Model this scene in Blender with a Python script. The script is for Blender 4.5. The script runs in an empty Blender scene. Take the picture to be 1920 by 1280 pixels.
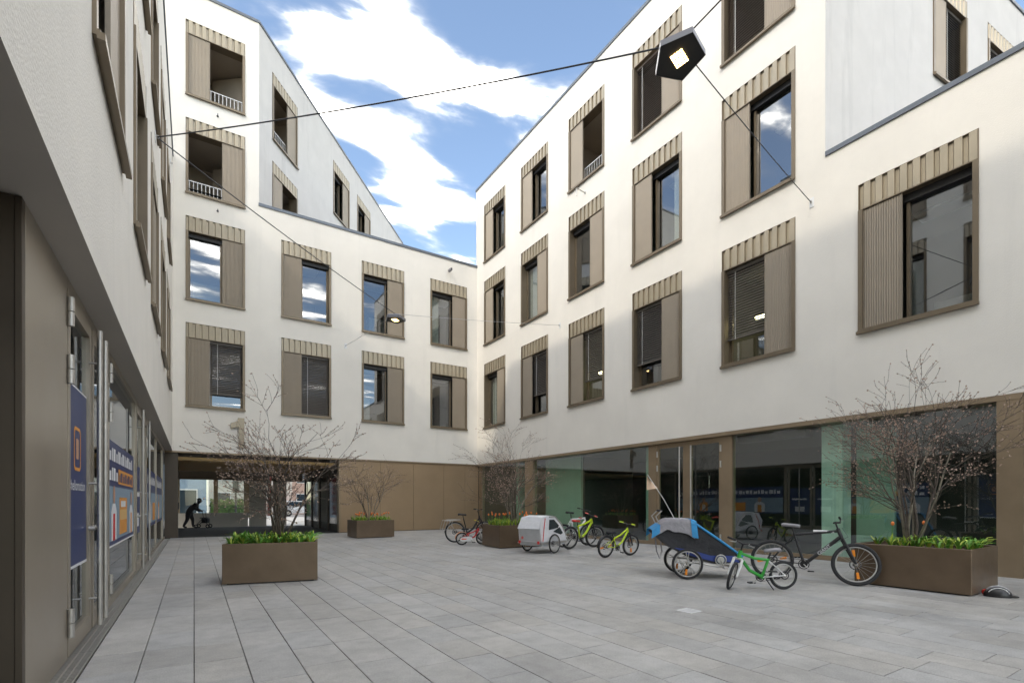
import bpy, math, random
from mathutils import Vector, Matrix
random.seed(11)
R = math.radians
sc = bpy.context.scene
COL = sc.collection

# ------------------------------------------------------------------ camera
cam_d = bpy.data.cameras.new('camera'); cam = bpy.data.objects.new('camera', cam_d); COL.objects.link(cam)
cam.location = (0, 0, 1.31); cam.rotation_euler = (R(90), 0, R(-32.5))
cam_d.sensor_width = 36; cam_d.lens = 17.55; cam_d.shift_y = 301 / 1920
cam_d.clip_start = 0.05; cam_d.clip_end = 600
sc.camera = cam

# ------------------------------------------------------------------ sky, sun, exposure
SUN_TRAVEL = Vector((1.242, 0.49, -1.0)).normalized()
sun_el = math.asin(-SUN_TRAVEL.z); sun_rot = math.atan2(-SUN_TRAVEL.x, -SUN_TRAVEL.y)
world = bpy.data.worlds.new('World'); sc.world = world; world.use_nodes = True
NT = world.node_tree; NT.nodes.clear()
def wn(t, **k):
    n = NT.nodes.new(t)
    for a, b in k.items(): setattr(n, a, b)
    return n
def wl(a, b): NT.links.new(a, b)
def wmath(op, a, b=None, c=None):
    n = wn('ShaderNodeMath', operation=op)
    for i, v in enumerate((a, b, c)):
        if v is None: continue
        if isinstance(v, (int, float)): n.inputs[i].default_value = v
        else: wl(v, n.inputs[i])
    return n.outputs[0]
out = wn('ShaderNodeOutputWorld'); bg = wn('ShaderNodeBackground'); bg.inputs[1].default_value = 0.15
sky = wn('ShaderNodeTexSky', sky_type='NISHITA', sun_disc=False, sun_elevation=sun_el, sun_rotation=sun_rot,
         altitude=400, air_density=1.0, dust_density=0.6, ozone_density=1.1)
tc = wn('ShaderNodeTexCoord'); sep = wn('ShaderNodeSeparateXYZ'); wl(tc.outputs['Generated'], sep.inputs[0])
zc = wmath('MAXIMUM', sep.outputs[2], 0.04)
px_ = wmath('DIVIDE', sep.outputs[0], zc); py_ = wmath('DIVIDE', sep.outputs[1], zc)
cmb = wn('ShaderNodeCombineXYZ'); wl(px_, cmb.inputs[0]); wl(py_, cmb.inputs[1])
mp = wn('ShaderNodeMapping'); mp.inputs['Rotation'].default_value = (0, 0, R(20)); mp.inputs['Scale'].default_value = (0.75, 1.3, 1)
mp.inputs['Location'].default_value = (3.1, 1.7, 0); wl(cmb.outputs[0], mp.inputs[0])
no1 = wn('ShaderNodeTexNoise'); no1.inputs['Scale'].default_value = 3.4; no1.inputs['Detail'].default_value = 8; no1.inputs['Roughness'].default_value = 0.52
no1.inputs['Distortion'].default_value = 0.35
wl(mp.outputs[0], no1.inputs['Vector'])
dens = wmath('MULTIPLY_ADD', no1.outputs['Fac'], 2.3, -0.56)
# broad cloud banks: centre x, y on the cloud plane, semi-axes, heading, weight
BLOBS = [(0.36, 1.08, 0.34, 0.085, -9, 0.30), (0.68, 1.03, 0.15, 0.06, -14, 0.20), (0.42, 1.385, 0.15, 0.045, -8, 0.25),
         (0.55, 1.53, 0.16, 0.05, -16, 0.25), (0.68, 1.62, 0.20, 0.07, -25, 0.25), (0.62, 0.83, 0.36, 0.12, -25, -0.30), (0.24, 1.25, 0.16, 0.05, -10, -0.22), (0.36, 1.47, 0.10, 0.035, -10, -0.2), (0.76, 1.25, 0.2, 0.05, -15, -0.25), (0.75, 1.85, 0.4, 0.08, -20, -0.2)]
for (cx, cy, ax, ay, ang, w) in BLOBS:
    m = wn('ShaderNodeMapping', vector_type='TEXTURE')
    m.inputs['Location'].default_value = (cx, cy, 0); m.inputs['Rotation'].default_value = (0, 0, R(ang)); m.inputs['Scale'].default_value = (ax, ay, 1)
    wl(cmb.outputs[0], m.inputs[0])
    ln = wn('ShaderNodeVectorMath', operation='LENGTH'); wl(m.outputs[0], ln.inputs[0])
    mr = wn('ShaderNodeMapRange', interpolation_type='SMOOTHSTEP'); wl(ln.outputs['Value'], mr.inputs[0])
    mr.inputs[1].default_value = 0.1; mr.inputs[2].default_value = 1.7; mr.inputs[3].default_value = w; mr.inputs[4].default_value = 0
    dens = wmath('ADD', dens, mr.outputs[0])
cr = wn('ShaderNodeMapRange', interpolation_type='SMOOTHSTEP'); wl(dens, cr.inputs[0])
cr.inputs[1].default_value = 0.36; cr.inputs[2].default_value = 0.95
lp = wn('ShaderNodeMapRange'); wl(sep.outputs[2], lp.inputs[0]); lp.inputs[1].default_value = 0.0; lp.inputs[2].default_value = 0.12
cmask = wmath('MULTIPLY_ADD', wmath('MULTIPLY', wmath('POWER', cr.outputs[0], 2.2), lp.outputs[0]), 0.99, 0.006)
no2 = wn('ShaderNodeTexNoise'); no2.inputs['Scale'].default_value = 3.1; no2.inputs['Detail'].default_value = 5; wl(mp.outputs[0], no2.inputs['Vector'])
cramp = wn('ShaderNodeMix', data_type='RGBA'); wl(wmath('MULTIPLY', wmath('POWER', cmask, 1.6), wmath('MULTIPLY_ADD', no2.outputs['Fac'], 0.8, 0.5)), cramp.inputs['Factor'])
cramp.inputs['A'].default_value = (4.2, 4.25, 4.4, 1); cramp.inputs['B'].default_value = (38.0, 37.4, 36.6, 1)
cmix = wn('ShaderNodeMix', data_type='RGBA'); wl(cmask, cmix.inputs['Factor']); wl(sky.outputs[0], cmix.inputs['A']); wl(cramp.outputs['Result'], cmix.inputs['B'])
wl(cmix.outputs['Result'], bg.inputs[0]); wl(bg.outputs[0], out.inputs[0])

sun_d = bpy.data.lights.new('sun', 'SUN'); sun = bpy.data.objects.new('sun', sun_d); COL.objects.link(sun)
sun_d.energy = 0.6; sun_d.angle = R(1.6); sun_d.color = (1.0, 0.93, 0.82)
sun.rotation_euler = SUN_TRAVEL.to_track_quat('-Z', 'Y').to_euler(); sun.location = (-20, -8, 30)

sc.view_settings.view_transform = 'Standard'; sc.view_settings.look = 'None'
sc.view_settings.gamma = 1; sc.view_settings.use_curve_mapping = False
sc.view_settings.exposure = 1.22
sc.view_settings.use_white_balance = True; sc.view_settings.white_balance_temperature = 6950; sc.view_settings.white_balance_tint = 8
sc.render.engine = 'CYCLES'
sc.cycles.use_denoising = True
sc.cycles.max_bounces = 12; sc.cycles.diffuse_bounces = 8; sc.cycles.glossy_bounces = 4; sc.cycles.transparent_max_bounces = 16
sc.cycles.caustics_reflective = False; sc.cycles.caustics_refractive = False

# ------------------------------------------------------------------ materials
MATS = {}
def mat(name, col, rough=0.6, metal=0.0, var=0.0, vscale=3.0, bump=0.0, bscale=60.0, streak=0.0, emit=None, objcol=False, spec=0.5, aniso=False):
    m = bpy.data.materials.new(name); m.use_nodes = True; nt = m.node_tree
    b = nt.nodes['Principled BSDF']
    b.inputs['Base Color'].default_value = (*col, 1); b.inputs['Roughness'].default_value = rough
    b.inputs['Metallic'].default_value = metal; b.inputs['Specular IOR Level'].default_value = spec
    N = lambda t: nt.nodes.new(t); L = nt.links.new
    t = N('ShaderNodeTexCoord'); geo = N('ShaderNodeNewGeometry')
    src = None
    if objcol:
        oi = N('ShaderNodeAttribute'); oi.attribute_name = 'tone'
        ob = N('ShaderNodeObjectInfo'); mx = N('ShaderNodeMix'); mx.data_type = 'RGBA'; mx.blend_type = 'MULTIPLY'
        mx.inputs['Factor'].default_value = 1; mx.inputs['A'].default_value = (*col, 1); L(ob.outputs['Color'], mx.inputs['B']); src = mx.outputs['Result']
    if var:
        n = N('ShaderNodeTexNoise'); n.inputs['Scale'].default_value = vscale; n.inputs['Detail'].default_value = 7; n.inputs['Roughness'].default_value = 0.6
        L(geo.outputs['Position'], n.inputs['Vector'])
        mr = N('ShaderNodeMapRange'); L(n.outputs['Fac'], mr.inputs[0]); mr.inputs[1].default_value = 0.3; mr.inputs[2].default_value = 0.7
        mr.inputs[3].default_value = 1 - var; mr.inputs[4].default_value = 1 + var
        mx = N('ShaderNodeMix'); mx.data_type = 'RGBA'; mx.blend_type = 'MULTIPLY'; mx.inputs['Factor'].default_value = 1
        if src is None: mx.inputs['A'].default_value = (*col, 1)
        else: L(src, mx.inputs['A'])
        cc = N('ShaderNodeCombineColor'); [L(mr.outputs[0], cc.inputs[i]) for i in range(3)]
        L(cc.outputs[0], mx.inputs['B']); src = mx.outputs['Result']
        mr2 = N('ShaderNodeMapRange'); L(n.outputs['Fac'], mr2.inputs[0]); mr2.inputs[1].default_value = 0.3; mr2.inputs[2].default_value = 0.7
        mr2.inputs[3].default_value = max(0.02, rough - 0.08); mr2.inputs[4].default_value = min(1, rough + 0.08); L(mr2.outputs[0], b.inputs['Roughness'])
    if streak:
        mpn = N('ShaderNodeMapping'); mpn.inputs['Scale'].default_value = (1.3, 1.3, 0.13); L(geo.outputs['Position'], mpn.inputs[0])
        n = N('ShaderNodeTexNoise'); n.inputs['Scale'].default_value = 1.6; n.inputs['Detail'].default_value = 6; n.inputs['Roughness'].default_value = 0.65; L(mpn.outputs[0], n.inputs['Vector'])
        mr = N('ShaderNodeMapRange'); L(n.outputs['Fac'], mr.inputs[0]); mr.inputs[1].default_value = 0.56; mr.inputs[2].default_value = 0.8; mr.inputs[3].default_value = 0; mr.inputs[4].default_value = streak
        mx = N('ShaderNodeMix'); mx.data_type = 'RGBA'; L(mr.outputs[0], mx.inputs['Factor'])
        if src is None: mx.inputs['A'].default_value = (*col, 1)
        else: L(src, mx.inputs['A'])
        mx.inputs['B'].default_value = (col[0] * 0.62, col[1] * 0.63, col[2] * 0.64, 1); src = mx.outputs['Result']
    if src is not None: L(src, b.inputs['Base Color'])
    if bump:
        n = N('ShaderNodeTexNoise'); n.inputs['Scale'].default_value = bscale; n.inputs['Detail'].default_value = 4; L(geo.outputs['Position'], n.inputs['Vector'])
        bp = N('ShaderNodeBump'); bp.inputs['Strength'].default_value = bump; bp.inputs['Distance'].default_value = 0.02; L(n.outputs['Fac'], bp.inputs['Height']); L(bp.outputs[0], b.inputs['Normal'])
    if emit:
        b.inputs['Emission Color'].default_value = (*emit[0], 1); b.inputs['Emission Strength'].default_value = emit[1]
    MATS[name] = m; return m
def glassmat(name, tint, ior, haze=0.0):
    m = bpy.data.materials.new(name); m.use_nodes = True; nt = m.node_tree; nt.nodes.clear()
    N = nt.nodes.new; L = nt.links.new
    o = N('ShaderNodeOutputMaterial'); mx = N('ShaderNodeMixShader'); fr = N('ShaderNodeFresnel'); fr.inputs[0].default_value = ior
    tr = N('ShaderNodeBsdfTransparent'); tr.inputs[0].default_value = (*tint, 1); gl = N('ShaderNodeBsdfGlossy'); gl.inputs['Roughness'].default_value = 0.0
    gl.inputs[0].default_value = (0.93, 0.96, 1.0, 1)
    n = N('ShaderNodeTexNoise'); n.inputs['Scale'].default_value = 0.9; n.inputs['Detail'].default_value = 1
    g = N('ShaderNodeNewGeometry'); L(g.outputs['Position'], n.inputs['Vector'])
    bp = N('ShaderNodeBump'); bp.inputs['Strength'].default_value = 0.02; bp.inputs['Distance'].default_value = 0.06; L(n.outputs['Fac'], bp.inputs['Height'])
    inv = N('ShaderNodeMath'); inv.operation = 'SUBTRACT'; inv.inputs[0].default_value = 1.0; L(g.outputs['Backfacing'], inv.inputs[1])
    fm = N('ShaderNodeMath'); fm.operation = 'MULTIPLY'; L(fr.outputs[0], fm.inputs[0]); L(inv.outputs[0], fm.inputs[1])
    L(fm.outputs[0], mx.inputs[0]); L(tr.outputs[0], mx.inputs[1]); L(gl.outputs[0], mx.inputs[2]); L(mx.outputs[0], o.inputs[0])
    MATS[name] = m; return m

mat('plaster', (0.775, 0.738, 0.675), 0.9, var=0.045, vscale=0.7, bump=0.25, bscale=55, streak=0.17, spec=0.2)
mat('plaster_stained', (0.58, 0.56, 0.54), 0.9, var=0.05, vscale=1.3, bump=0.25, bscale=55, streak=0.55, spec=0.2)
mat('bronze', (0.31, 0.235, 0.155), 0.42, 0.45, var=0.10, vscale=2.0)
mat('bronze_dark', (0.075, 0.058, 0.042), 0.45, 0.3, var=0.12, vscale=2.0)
mat('bronze_panel', (0.34, 0.24, 0.145), 0.45, 0.35, var=0.10, vscale=0.9)
mat('frame_metal', (0.185, 0.145, 0.098), 0.42, 0.45, var=0.08, vscale=2.5)
mat('header_metal', (0.375, 0.32, 0.235), 0.45, 0.35, var=0.08, vscale=2.2)
mat('shutter_metal', (0.315, 0.265, 0.205), 0.5, 0.25, var=0.06, vscale=2.2)
mat('satin_panel', (0.40, 0.35, 0.285), 0.36, 0.6, var=0.07, vscale=0.9)
mat('soffit', (0.50, 0.46, 0.41), 0.7, 0.1, var=0.06, vscale=1.0)
mat('coping', (0.13, 0.145, 0.165), 0.45, 0.5, var=0.12, vscale=1.5)
mat('steel', (0.50, 0.48, 0.45), 0.38, 0.75, var=0.08, vscale=4)
mat('steel_dull', (0.48, 0.47, 0.45), 0.42, 0.7, var=0.1, vscale=4)
mat('slat', (0.13, 0.115, 0.10), 0.5, 0.2)
mat('slat_brown', (0.15, 0.115, 0.09), 0.55, 0.1)
mat('cord', (0.55, 0.55, 0.53), 0.7)
mat('room_wall', (0.20, 0.195, 0.185), 0.9)
mat('room_dark', (0.085, 0.083, 0.08), 0.9, var=0.15, vscale=1)
mat('loggia_wall', (0.42, 0.36, 0.29), 0.85, var=0.08, vscale=1.2)
mat('room_green', (0.40, 0.50, 0.435), 0.8, var=0.08, vscale=1.5)
mat('concrete', (0.66, 0.70, 0.66), 0.8, var=0.14, vscale=3, bump=0.3, bscale=30)
mat('curtain', (0.55, 0.53, 0.50), 0.9, var=0.06)
mat('rubber', (0.022, 0.022, 0.024), 0.75, var=0.2, vscale=30)
mat('black_paint', (0.018, 0.018, 0.02), 0.32)
mat('black_fabric', (0.03, 0.03, 0.034), 0.8, var=0.3, vscale=9, bump=0.9, bscale=9)
mat('mesh_window', (0.035, 0.045, 0.05), 0.25, spec=0.7)
mat('white_paint', (0.74, 0.74, 0.74), 0.35)
mat('white_fabric', (0.66, 0.66, 0.68), 0.75, var=0.06, vscale=8, bump=0.5, bscale=14)
mat('silver_fabric', (0.50, 0.51, 0.53), 0.55, var=0.08, vscale=8, bump=0.5, bscale=14)
mat('grey_fabric', (0.30, 0.29, 0.31), 0.85, var=0.12, vscale=10, bump=0.8, bscale=16)
mat('blue_fabric', (0.035, 0.27, 0.56), 0.7, var=0.12, vscale=10, bump=0.6, bscale=16)
mat('navy_tub', (0.02, 0.045, 0.22), 0.5)
mat('green_paint', (0.03, 0.34, 0.045), 0.3)
mat('lime_paint', (0.50, 0.66, 0.02), 0.32)
mat('red_paint', (0.55, 0.03, 0.03), 0.35)
mat('red_plastic', (0.62, 0.04, 0.035), 0.4)
mat('orange_plastic', (0.85, 0.27, 0.02), 0.3)
mat('pink_plastic', (0.8, 0.18, 0.14), 0.5)
mat('yellow_plastic', (0.75, 0.6, 0.05), 0.5)
mat('peach_fabric', (0.80, 0.58, 0.42), 0.85, var=0.06)
mat('planter_metal', (0.15, 0.105, 0.068), 0.36, 0.3, var=0.14, vscale=2.6, streak=0.3)
mat('soil', (0.09, 0.065, 0.045), 0.95, var=0.4, vscale=25, bump=1, bscale=40)
mat('leaf', (0.12, 0.30, 0.04), 0.5, var=0.45, vscale=9)
mat('leaf_light', (0.40, 0.50, 0.07), 0.5, var=0.35, vscale=9)
mat('tulip', (0.78, 0.20, 0.04), 0.5, var=0.3, vscale=12)
mat('bark', (0.105, 0.085, 0.07), 0.85, var=0.35, vscale=14)
mat('bark_pale', (0.20, 0.18, 0.14), 0.85, var=0.35, vscale=14)
mat('bud', (0.46, 0.34, 0.27), 0.7, var=0.3, vscale=9)
mat('wire', (0.06, 0.06, 0.065), 0.5, 0.4)
mat('wire_pale', (0.42, 0.42, 0.42), 0.4, 0.5)
mat('lamp_shell', (0.20, 0.20, 0.22), 0.4, 0.5)
mat('lamp_face', (0.015, 0.014, 0.014), 0.45)
mat('led', (1.0, 0.8, 0.45), 0.4, emit=((1.0, 0.66, 0.25), 6.0))
mat('tube_light', (1, 0.95, 0.8), 0.4, emit=((1.0, 0.88, 0.55), 10.0))
mat('navy_print', (0.018, 0.035, 0.13), 0.4)
mat('white_print', (0.72, 0.73, 0.75), 0.5)
mat('orange_print', (0.72, 0.30, 0.05), 0.5)
mat('tan_print', (0.70, 0.44, 0.17), 0.5)
mat('blue_grey_print', (0.22, 0.31, 0.40), 0.5)
mat('skin_print', (0.50, 0.28, 0.18), 0.5)
mat('red_print', (0.65, 0.03, 0.03), 0.5)
mat('pink_print', (0.72, 0.30, 0.28), 0.5)
mat('ground_base', (0.045, 0.045, 0.043), 0.95, var=0.2, vscale=6)
mat('street', (0.42, 0.40, 0.37), 0.9, var=0.1, vscale=0.6)
mat('slat_gold', (0.42, 0.27, 0.11), 0.45, 0.3)
mat('hedge', (0.09, 0.16, 0.03), 0.8, var=0.4, vscale=6)
mat('car_red', (0.45, 0.05, 0.05), 0.3); mat('car_white', (0.62, 0.62, 0.64), 0.3)
mat('coat_dark', (0.05, 0.048, 0.055), 0.9); mat('skin', (0.32, 0.19, 0.13), 0.6); mat('trousers', (0.03, 0.03, 0.035), 0.9); mat('hair', (0.05, 0.045, 0.04), 0.8)
mat('glass_far', (0.03, 0.045, 0.06), 0.08, spec=0.8)
mat('facade_far', (0.55, 0.52, 0.47), 0.9, var=0.08, vscale=0.7); mat('facade_pink', (0.50, 0.36, 0.30), 0.9, var=0.08); mat('facade_blue', (0.25, 0.33, 0.42), 0.9, var=0.08)
glassmat('glass', (0.80, 0.84, 0.82), 2.7)
glassmat('glass_green', (0.84, 0.95, 0.89), 2.3)
glassmat('glass_shop', (0.84, 0.87, 0.86), 1.55)

def paving_mat(name, use_attr):
    m = bpy.data.materials.new(name); m.use_nodes = True; nt = m.node_tree; N = nt.nodes.new; L = nt.links.new
    b = nt.nodes['Principled BSDF']; g = N('ShaderNodeNewGeometry')
    if use_attr: a = N('ShaderNodeAttribute'); a.attribute_name = 'tone'; c = a.outputs['Color']
    else: a = N('ShaderNodeObjectInfo'); c = a.outputs['Color']
    n1 = N('ShaderNodeTexNoise'); n1.inputs['Scale'].default_value = 1.1; n1.inputs['Detail'].default_value = 8; n1.inputs['Roughness'].default_value = 0.62; L(g.outputs['Position'], n1.inputs['Vector'])
    n2 = N('ShaderNodeTexNoise'); n2.inputs['Scale'].default_value = 90; n2.inputs['Detail'].default_value = 3; L(g.outputs['Position'], n2.inputs['Vector'])
    n3 = N('ShaderNodeTexNoise'); n3.inputs['Scale'].default_value = 5.5; n3.inputs['Detail'].default_value = 6; n3.inputs['Roughness'].default_value = 0.7; L(g.outputs['Position'], n3.inputs['Vector'])
    def rng(src, a0, a1, lo, hi):
        r = N('ShaderNodeMapRange'); L(src, r.inputs[0]); r.inputs[1].default_value = a0; r.inputs[2].default_value = a1; r.inputs[3].default_value = lo; r.inputs[4].default_value = hi; return r.outputs[0]
    def mul(x, y):
        q = N('ShaderNodeMath'); q.operation = 'MULTIPLY'; L(x, q.inputs[0]); L(y, q.inputs[1]); return q.outputs[0]
    f = mul(mul(rng(n1.outputs['Fac'], .3, .7, .82, 1.16), rng(n2.outputs['Fac'], .3, .7, .86, 1.14)), rng(n3.outputs['Fac'], .3, .7, .86, 1.13))
    cc = N('ShaderNodeCombineColor'); [L(f, cc.inputs[i]) for i in range(3)]
    mx = N('ShaderNodeMix'); mx.data_type = 'RGBA'; mx.blend_type = 'MULTIPLY'; mx.inputs['Factor'].default_value = 1; L(c, mx.inputs['A']); L(cc.outputs[0], mx.inputs['B'])
    # lichen-green / dirt blotches
    mo = N('ShaderNodeMix'); mo.data_type = 'RGBA'; L(rng(n3.outputs['Fac'], .58, .8, 0, .30), mo.inputs['Factor']); L(mx.outputs['Result'], mo.inputs['A']); mo.inputs['B'].default_value = (0.27, 0.265, 0.21, 1)
    vo = N('ShaderNodeTexVoronoi'); vo.inputs['Scale'].default_value = 2.4; L(g.outputs['Position'], vo.inputs['Vector'])
    sp = N('ShaderNodeMix'); sp.data_type = 'RGBA'; L(rng(vo.outputs['Distance'], .020, .045, .38, 0), sp.inputs['Factor']); L(mo.outputs['Result'], sp.inputs['A']); sp.inputs['B'].default_value = (0.11, 0.105, 0.10, 1)
    n4 = N('ShaderNodeTexNoise'); n4.inputs['Scale'].default_value = 0.45; n4.inputs['Detail'].default_value = 5; L(g.outputs['Position'], n4.inputs['Vector'])
    dk = N('ShaderNodeMix'); dk.data_type = 'RGBA'; dk.blend_type = 'MULTIPLY'; L(rng(n4.outputs['Fac'], .52, .75, 0, .5), dk.inputs['Factor']); L(sp.outputs['Result'], dk.inputs['A']); dk.inputs['B'].default_value = (0.74, 0.73, 0.70, 1)
    L(dk.outputs['Result'], b.inputs['Base Color']); L(rng(n1.outputs['Fac'], .3, .7, .50, .72), b.inputs['Roughness']); b.inputs['Specular IOR Level'].default_value = 0.35
    bp = N('ShaderNodeBump'); bp.inputs['Strength'].default_value = 0.25; bp.inputs['Distance'].default_value = 0.004; L(n2.outputs['Fac'], bp.inputs['Height']); L(bp.outputs[0], b.inputs['Normal'])
    MATS[name] = m
paving_mat('paving_obj', False); paving_mat('paving_attr', True)

# ------------------------------------------------------------------ mesh builder
class MB:
    def __init__(s): s.v = []; s.f = []; s.sm = []; s.mi = []; s.cm = 0
    def _add(s, vs, fs, smooth=False):
        o = len(s.v); s.v += [tuple(p) for p in vs]; s.f += [tuple(i + o for i in q) for q in fs]; s.sm += [smooth] * len(fs); s.mi += [s.cm] * len(fs)
    def box(s, a, b):
        (x0, y0, z0), (x1, y1, z1) = a, b
        s._add([(x0,y0,z0),(x1,y0,z0),(x1,y1,z0),(x0,y1,z0),(x0,y0,z1),(x1,y0,z1),(x1,y1,z1),(x0,y1,z1)],
               [(0,3,2,1),(4,5,6,7),(0,1,5,4),(1,2,6,5),(2,3,7,6),(3,0,4,7)]); return s
    def bevbox(s, a, b, r=0.01):
        (x0, y0, z0), (x1, y1, z1) = a, b
        prof = [(x0+r,y0),(x1-r,y0),(x1,y0+r),(x1,y1-r),(x1-r,y1),(x0+r,y1),(x0,y1-r),(x0,y0+r)]
        vs = [(x,y,z0) for x,y in prof] + [(x,y,z1-r) for x,y in prof]
        cx, cy = (x0+x1)/2, (y0+y1)/2
        vs += [(x + (r if x < cx else -r)*(1 if abs(x-x0)<1e-6 or abs(x-x1)<1e-6 else 0.4), y + (r if y < cy else -r)*(1 if abs(y-y0)<1e-6 or abs(y-y1)<1e-6 else 0.4), z1) for x,y in prof]
        fs = [tuple(range(7,-1,-1)), tuple(range(16,24))]
        for k in (0, 8):
            for i in range(8): j = (i+1) % 8; fs.append((k+i, k+j, k+8+j, k+8+i))
        s._add(vs, fs); return s
    def quad(s, *p): s._add(p, [tuple(range(len(p)))]); return s
    def tube(s, pts, r, n=8, caps=True, smooth=True):
        pts = [Vector(p) for p in pts]; m = len(pts); rs = r if isinstance(r, (list, tuple)) else [r] * m
        vs = []; prev = None
        for i, p in enumerate(pts):
            d = (pts[min(i+1, m-1)] - pts[max(i-1, 0)])
            d = d.normalized() if d.length > 1e-9 else Vector((0,0,1))
            if prev is None:
                a = Vector((0,0,1)) if abs(d.z) < 0.9 else Vector((1,0,0)); u = d.cross(a).normalized()
            else:
                u = prev - d * prev.dot(d); u = u.normalized() if u.length > 1e-6 else d.orthogonal().normalized()
            prev = u; w = d.cross(u)
            for k in range(n):
                t = 2 * math.pi * k / n; vs.append(p + (u * math.cos(t) + w * math.sin(t)) * rs[i])
        fs = []
        for i in range(m-1):
            for k in range(n):
                j = (k+1) % n; fs.append((i*n+k, i*n+j, (i+1)*n+j, (i+1)*n+k))
        s._add(vs, fs, smooth)
        if caps:
            s._add(vs[:n], [tuple(range(n-1,-1,-1))]); s._add(vs[-n:], [tuple(range(n))])
        return s
    def torus(s, c, axis, R1, r, n=40, m=8, sq=1.0):
        c = Vector(c); ax = Vector(axis).normalized(); u = ax.orthogonal().normalized(); w = ax.cross(u); vs = []
        for i in range(n):
            t = 2*math.pi*i/n; d = u*math.cos(t) + w*math.sin(t)
            for k in range(m):
                q = 2*math.pi*k/m; vs.append(c + d*(R1 + r*math.cos(q)) + ax*(r*sq*math.sin(q)))
        fs = []
        for i in range(n):
            for k in range(m):
                a, b = i*m+k, i*m+(k+1)%m; e, g = ((i+1)%n)*m+k, ((i+1)%n)*m+(k+1)%m; fs.append((a, e, g, b))
        s._add(vs, fs, True); return s
    def prism(s, poly, a, b, ax='z', smooth=False):
        # poly: 2D points; extruded from a to b along ax
        def P(p, t): return {'z': (p[0], p[1], t), 'y': (p[0], t, p[1]), 'x': (t, p[0], p[1])}[ax]
        n = len(poly); vs = [P(p, a) for p in poly] + [P(p, b) for p in poly]
        fs = [tuple(range(n)), tuple(range(2*n-1, n-1, -1))] + [(i, (i+1) % n, n+(i+1) % n, n+i)[::-1] for i in range(n)]
        s._add(vs, fs, smooth); return s
    def ellipsoid(s, c, rad, nu=14, nv=9, z0=-1.0):
        vs = []; fs = []
        for i in range(nv+1):
            ph = math.asin(max(-1, min(1, z0 + (1 - z0) * i / nv)))
            for k in range(nu):
                t = 2*math.pi*k/nu; vs.append((c[0]+rad[0]*math.cos(ph)*math.cos(t), c[1]+rad[1]*math.cos(ph)*math.sin(t), c[2]+rad[2]*math.sin(ph)))
        for i in range(nv):
            for k in range(nu): j = (k+1) % nu; fs.append((i*nu+k, i*nu+j, (i+1)*nu+j, (i+1)*nu+k))
        s._add(vs, fs, True); return s
    def xf(s, M): s.v = [tuple(M @ Vector(p)) for p in s.v]; return s
    def mesh(s, name, mats):
        me = bpy.data.meshes.new(name); me.from_pydata(s.v, [], s.f); me.update()
        for m in (mats if isinstance(mats, (list, tuple)) else [mats]): me.materials.append(MATS[m] if isinstance(m, str) else m)
        me.polygons.foreach_set('use_smooth', s.sm); me.polygons.foreach_set('material_index', s.mi); me.update()
        return me
    def build(s, name, mats, parent=None): return obj(name, s.mesh(name, mats), parent)

def obj(name, me, parent=None):
    o = bpy.data.objects.new(name, me); COL.objects.link(o)
    if parent is not None: o.parent = parent
    return o
def empty(name, loc=(0,0,0), rz=0, label=None, cat=None, group=None, rx=0, ry=0):
    o = bpy.data.objects.new(name, None); COL.objects.link(o); o.location = loc; o.rotation_euler = (rx, ry, rz)
    o.empty_display_size = 0.2
    if label: tag(o, label, cat, group)
    return o
def tag(o, label=None, cat=None, group=None, kind=None):
    if label: o['label'] = label
    if cat: o['category'] = cat
    if group: o['group'] = group
    if kind: o['kind'] = kind
    return o
def text_mesh(body, size, mat_name, ext=0.0):
    c = bpy.data.curves.new('lettering', 'FONT'); c.body = body; c.size = size; c.extrude = ext; c.align_x = 'CENTER'; c.align_y = 'CENTER'
    o = bpy.data.objects.new('tmp', c); COL.objects.link(o)
    dg = bpy.context.evaluated_depsgraph_get(); me = bpy.data.meshes.new_from_object(o.evaluated_get(dg))
    bpy.data.objects.remove(o); me.materials.clear(); me.materials.append(MATS[mat_name]); return me

# ------------------------------------------------------------------ main dimensions
XR, XRG = 11.95, 12.12          # right facade plaster / glazing
YB, YBG = 22.0, 22.07           # back facade plaster / ground-floor panels
XL, XLG = -0.66, -0.92          # left facade plaster / shopfront
ZG = 3.19                       # underside of the plaster

# ------------------------------------------------------------------ ground and paving
gr = MB().quad((-200,-200,-0.034),(260,-200,-0.034),(260,260,-0.034),(-200,260,-0.034)).build('ground', 'ground_base'); tag(gr, kind='structure')
pav = MB().box((-0.732,-2.0,-0.033),(12.05,22.06,-0.028)).build('pavement', 'ground_base'); tag(pav, kind='structure')
SLABS = []
rw = 0.366
k = 0; x = -0.732
while x < 12.0:
    y = -2.0 - random.random()
    while y < 22.0:
        ln = random.choice((0.55, 0.62, 0.73, 0.73, 0.9, 0.9, 1.05))
        SLABS.append((x, max(y, -2.0), min(x + rw, 12.05), min(y + ln, 22.05))); y += ln
    x += rw
th = R(32.5)
def cam_xy(x, y):
    d = x*math.sin(th) + y*math.cos(th); r = x*math.cos(th) - y*math.sin(th); return r, d
def vis(s):
    r, d = cam_xy((s[0]+s[2])/2, (s[1]+s[3])/2)
    return d > 3.3 and abs(r/d) < 1.09
def tone():
    b = random.uniform(0.94, 1.05); w = random.uniform(-0.012, 0.012)
    return (0.385*b + w*0.5, 0.376*b, 0.362*b - w*0.7, 1)
near = sorted([s for s in SLABS if vis(s)], key=lambda s: cam_xy((s[0]+s[2])/2, (s[1]+s[3])/2)[1])[:295]
nearset = set(near); cache = {}
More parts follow.
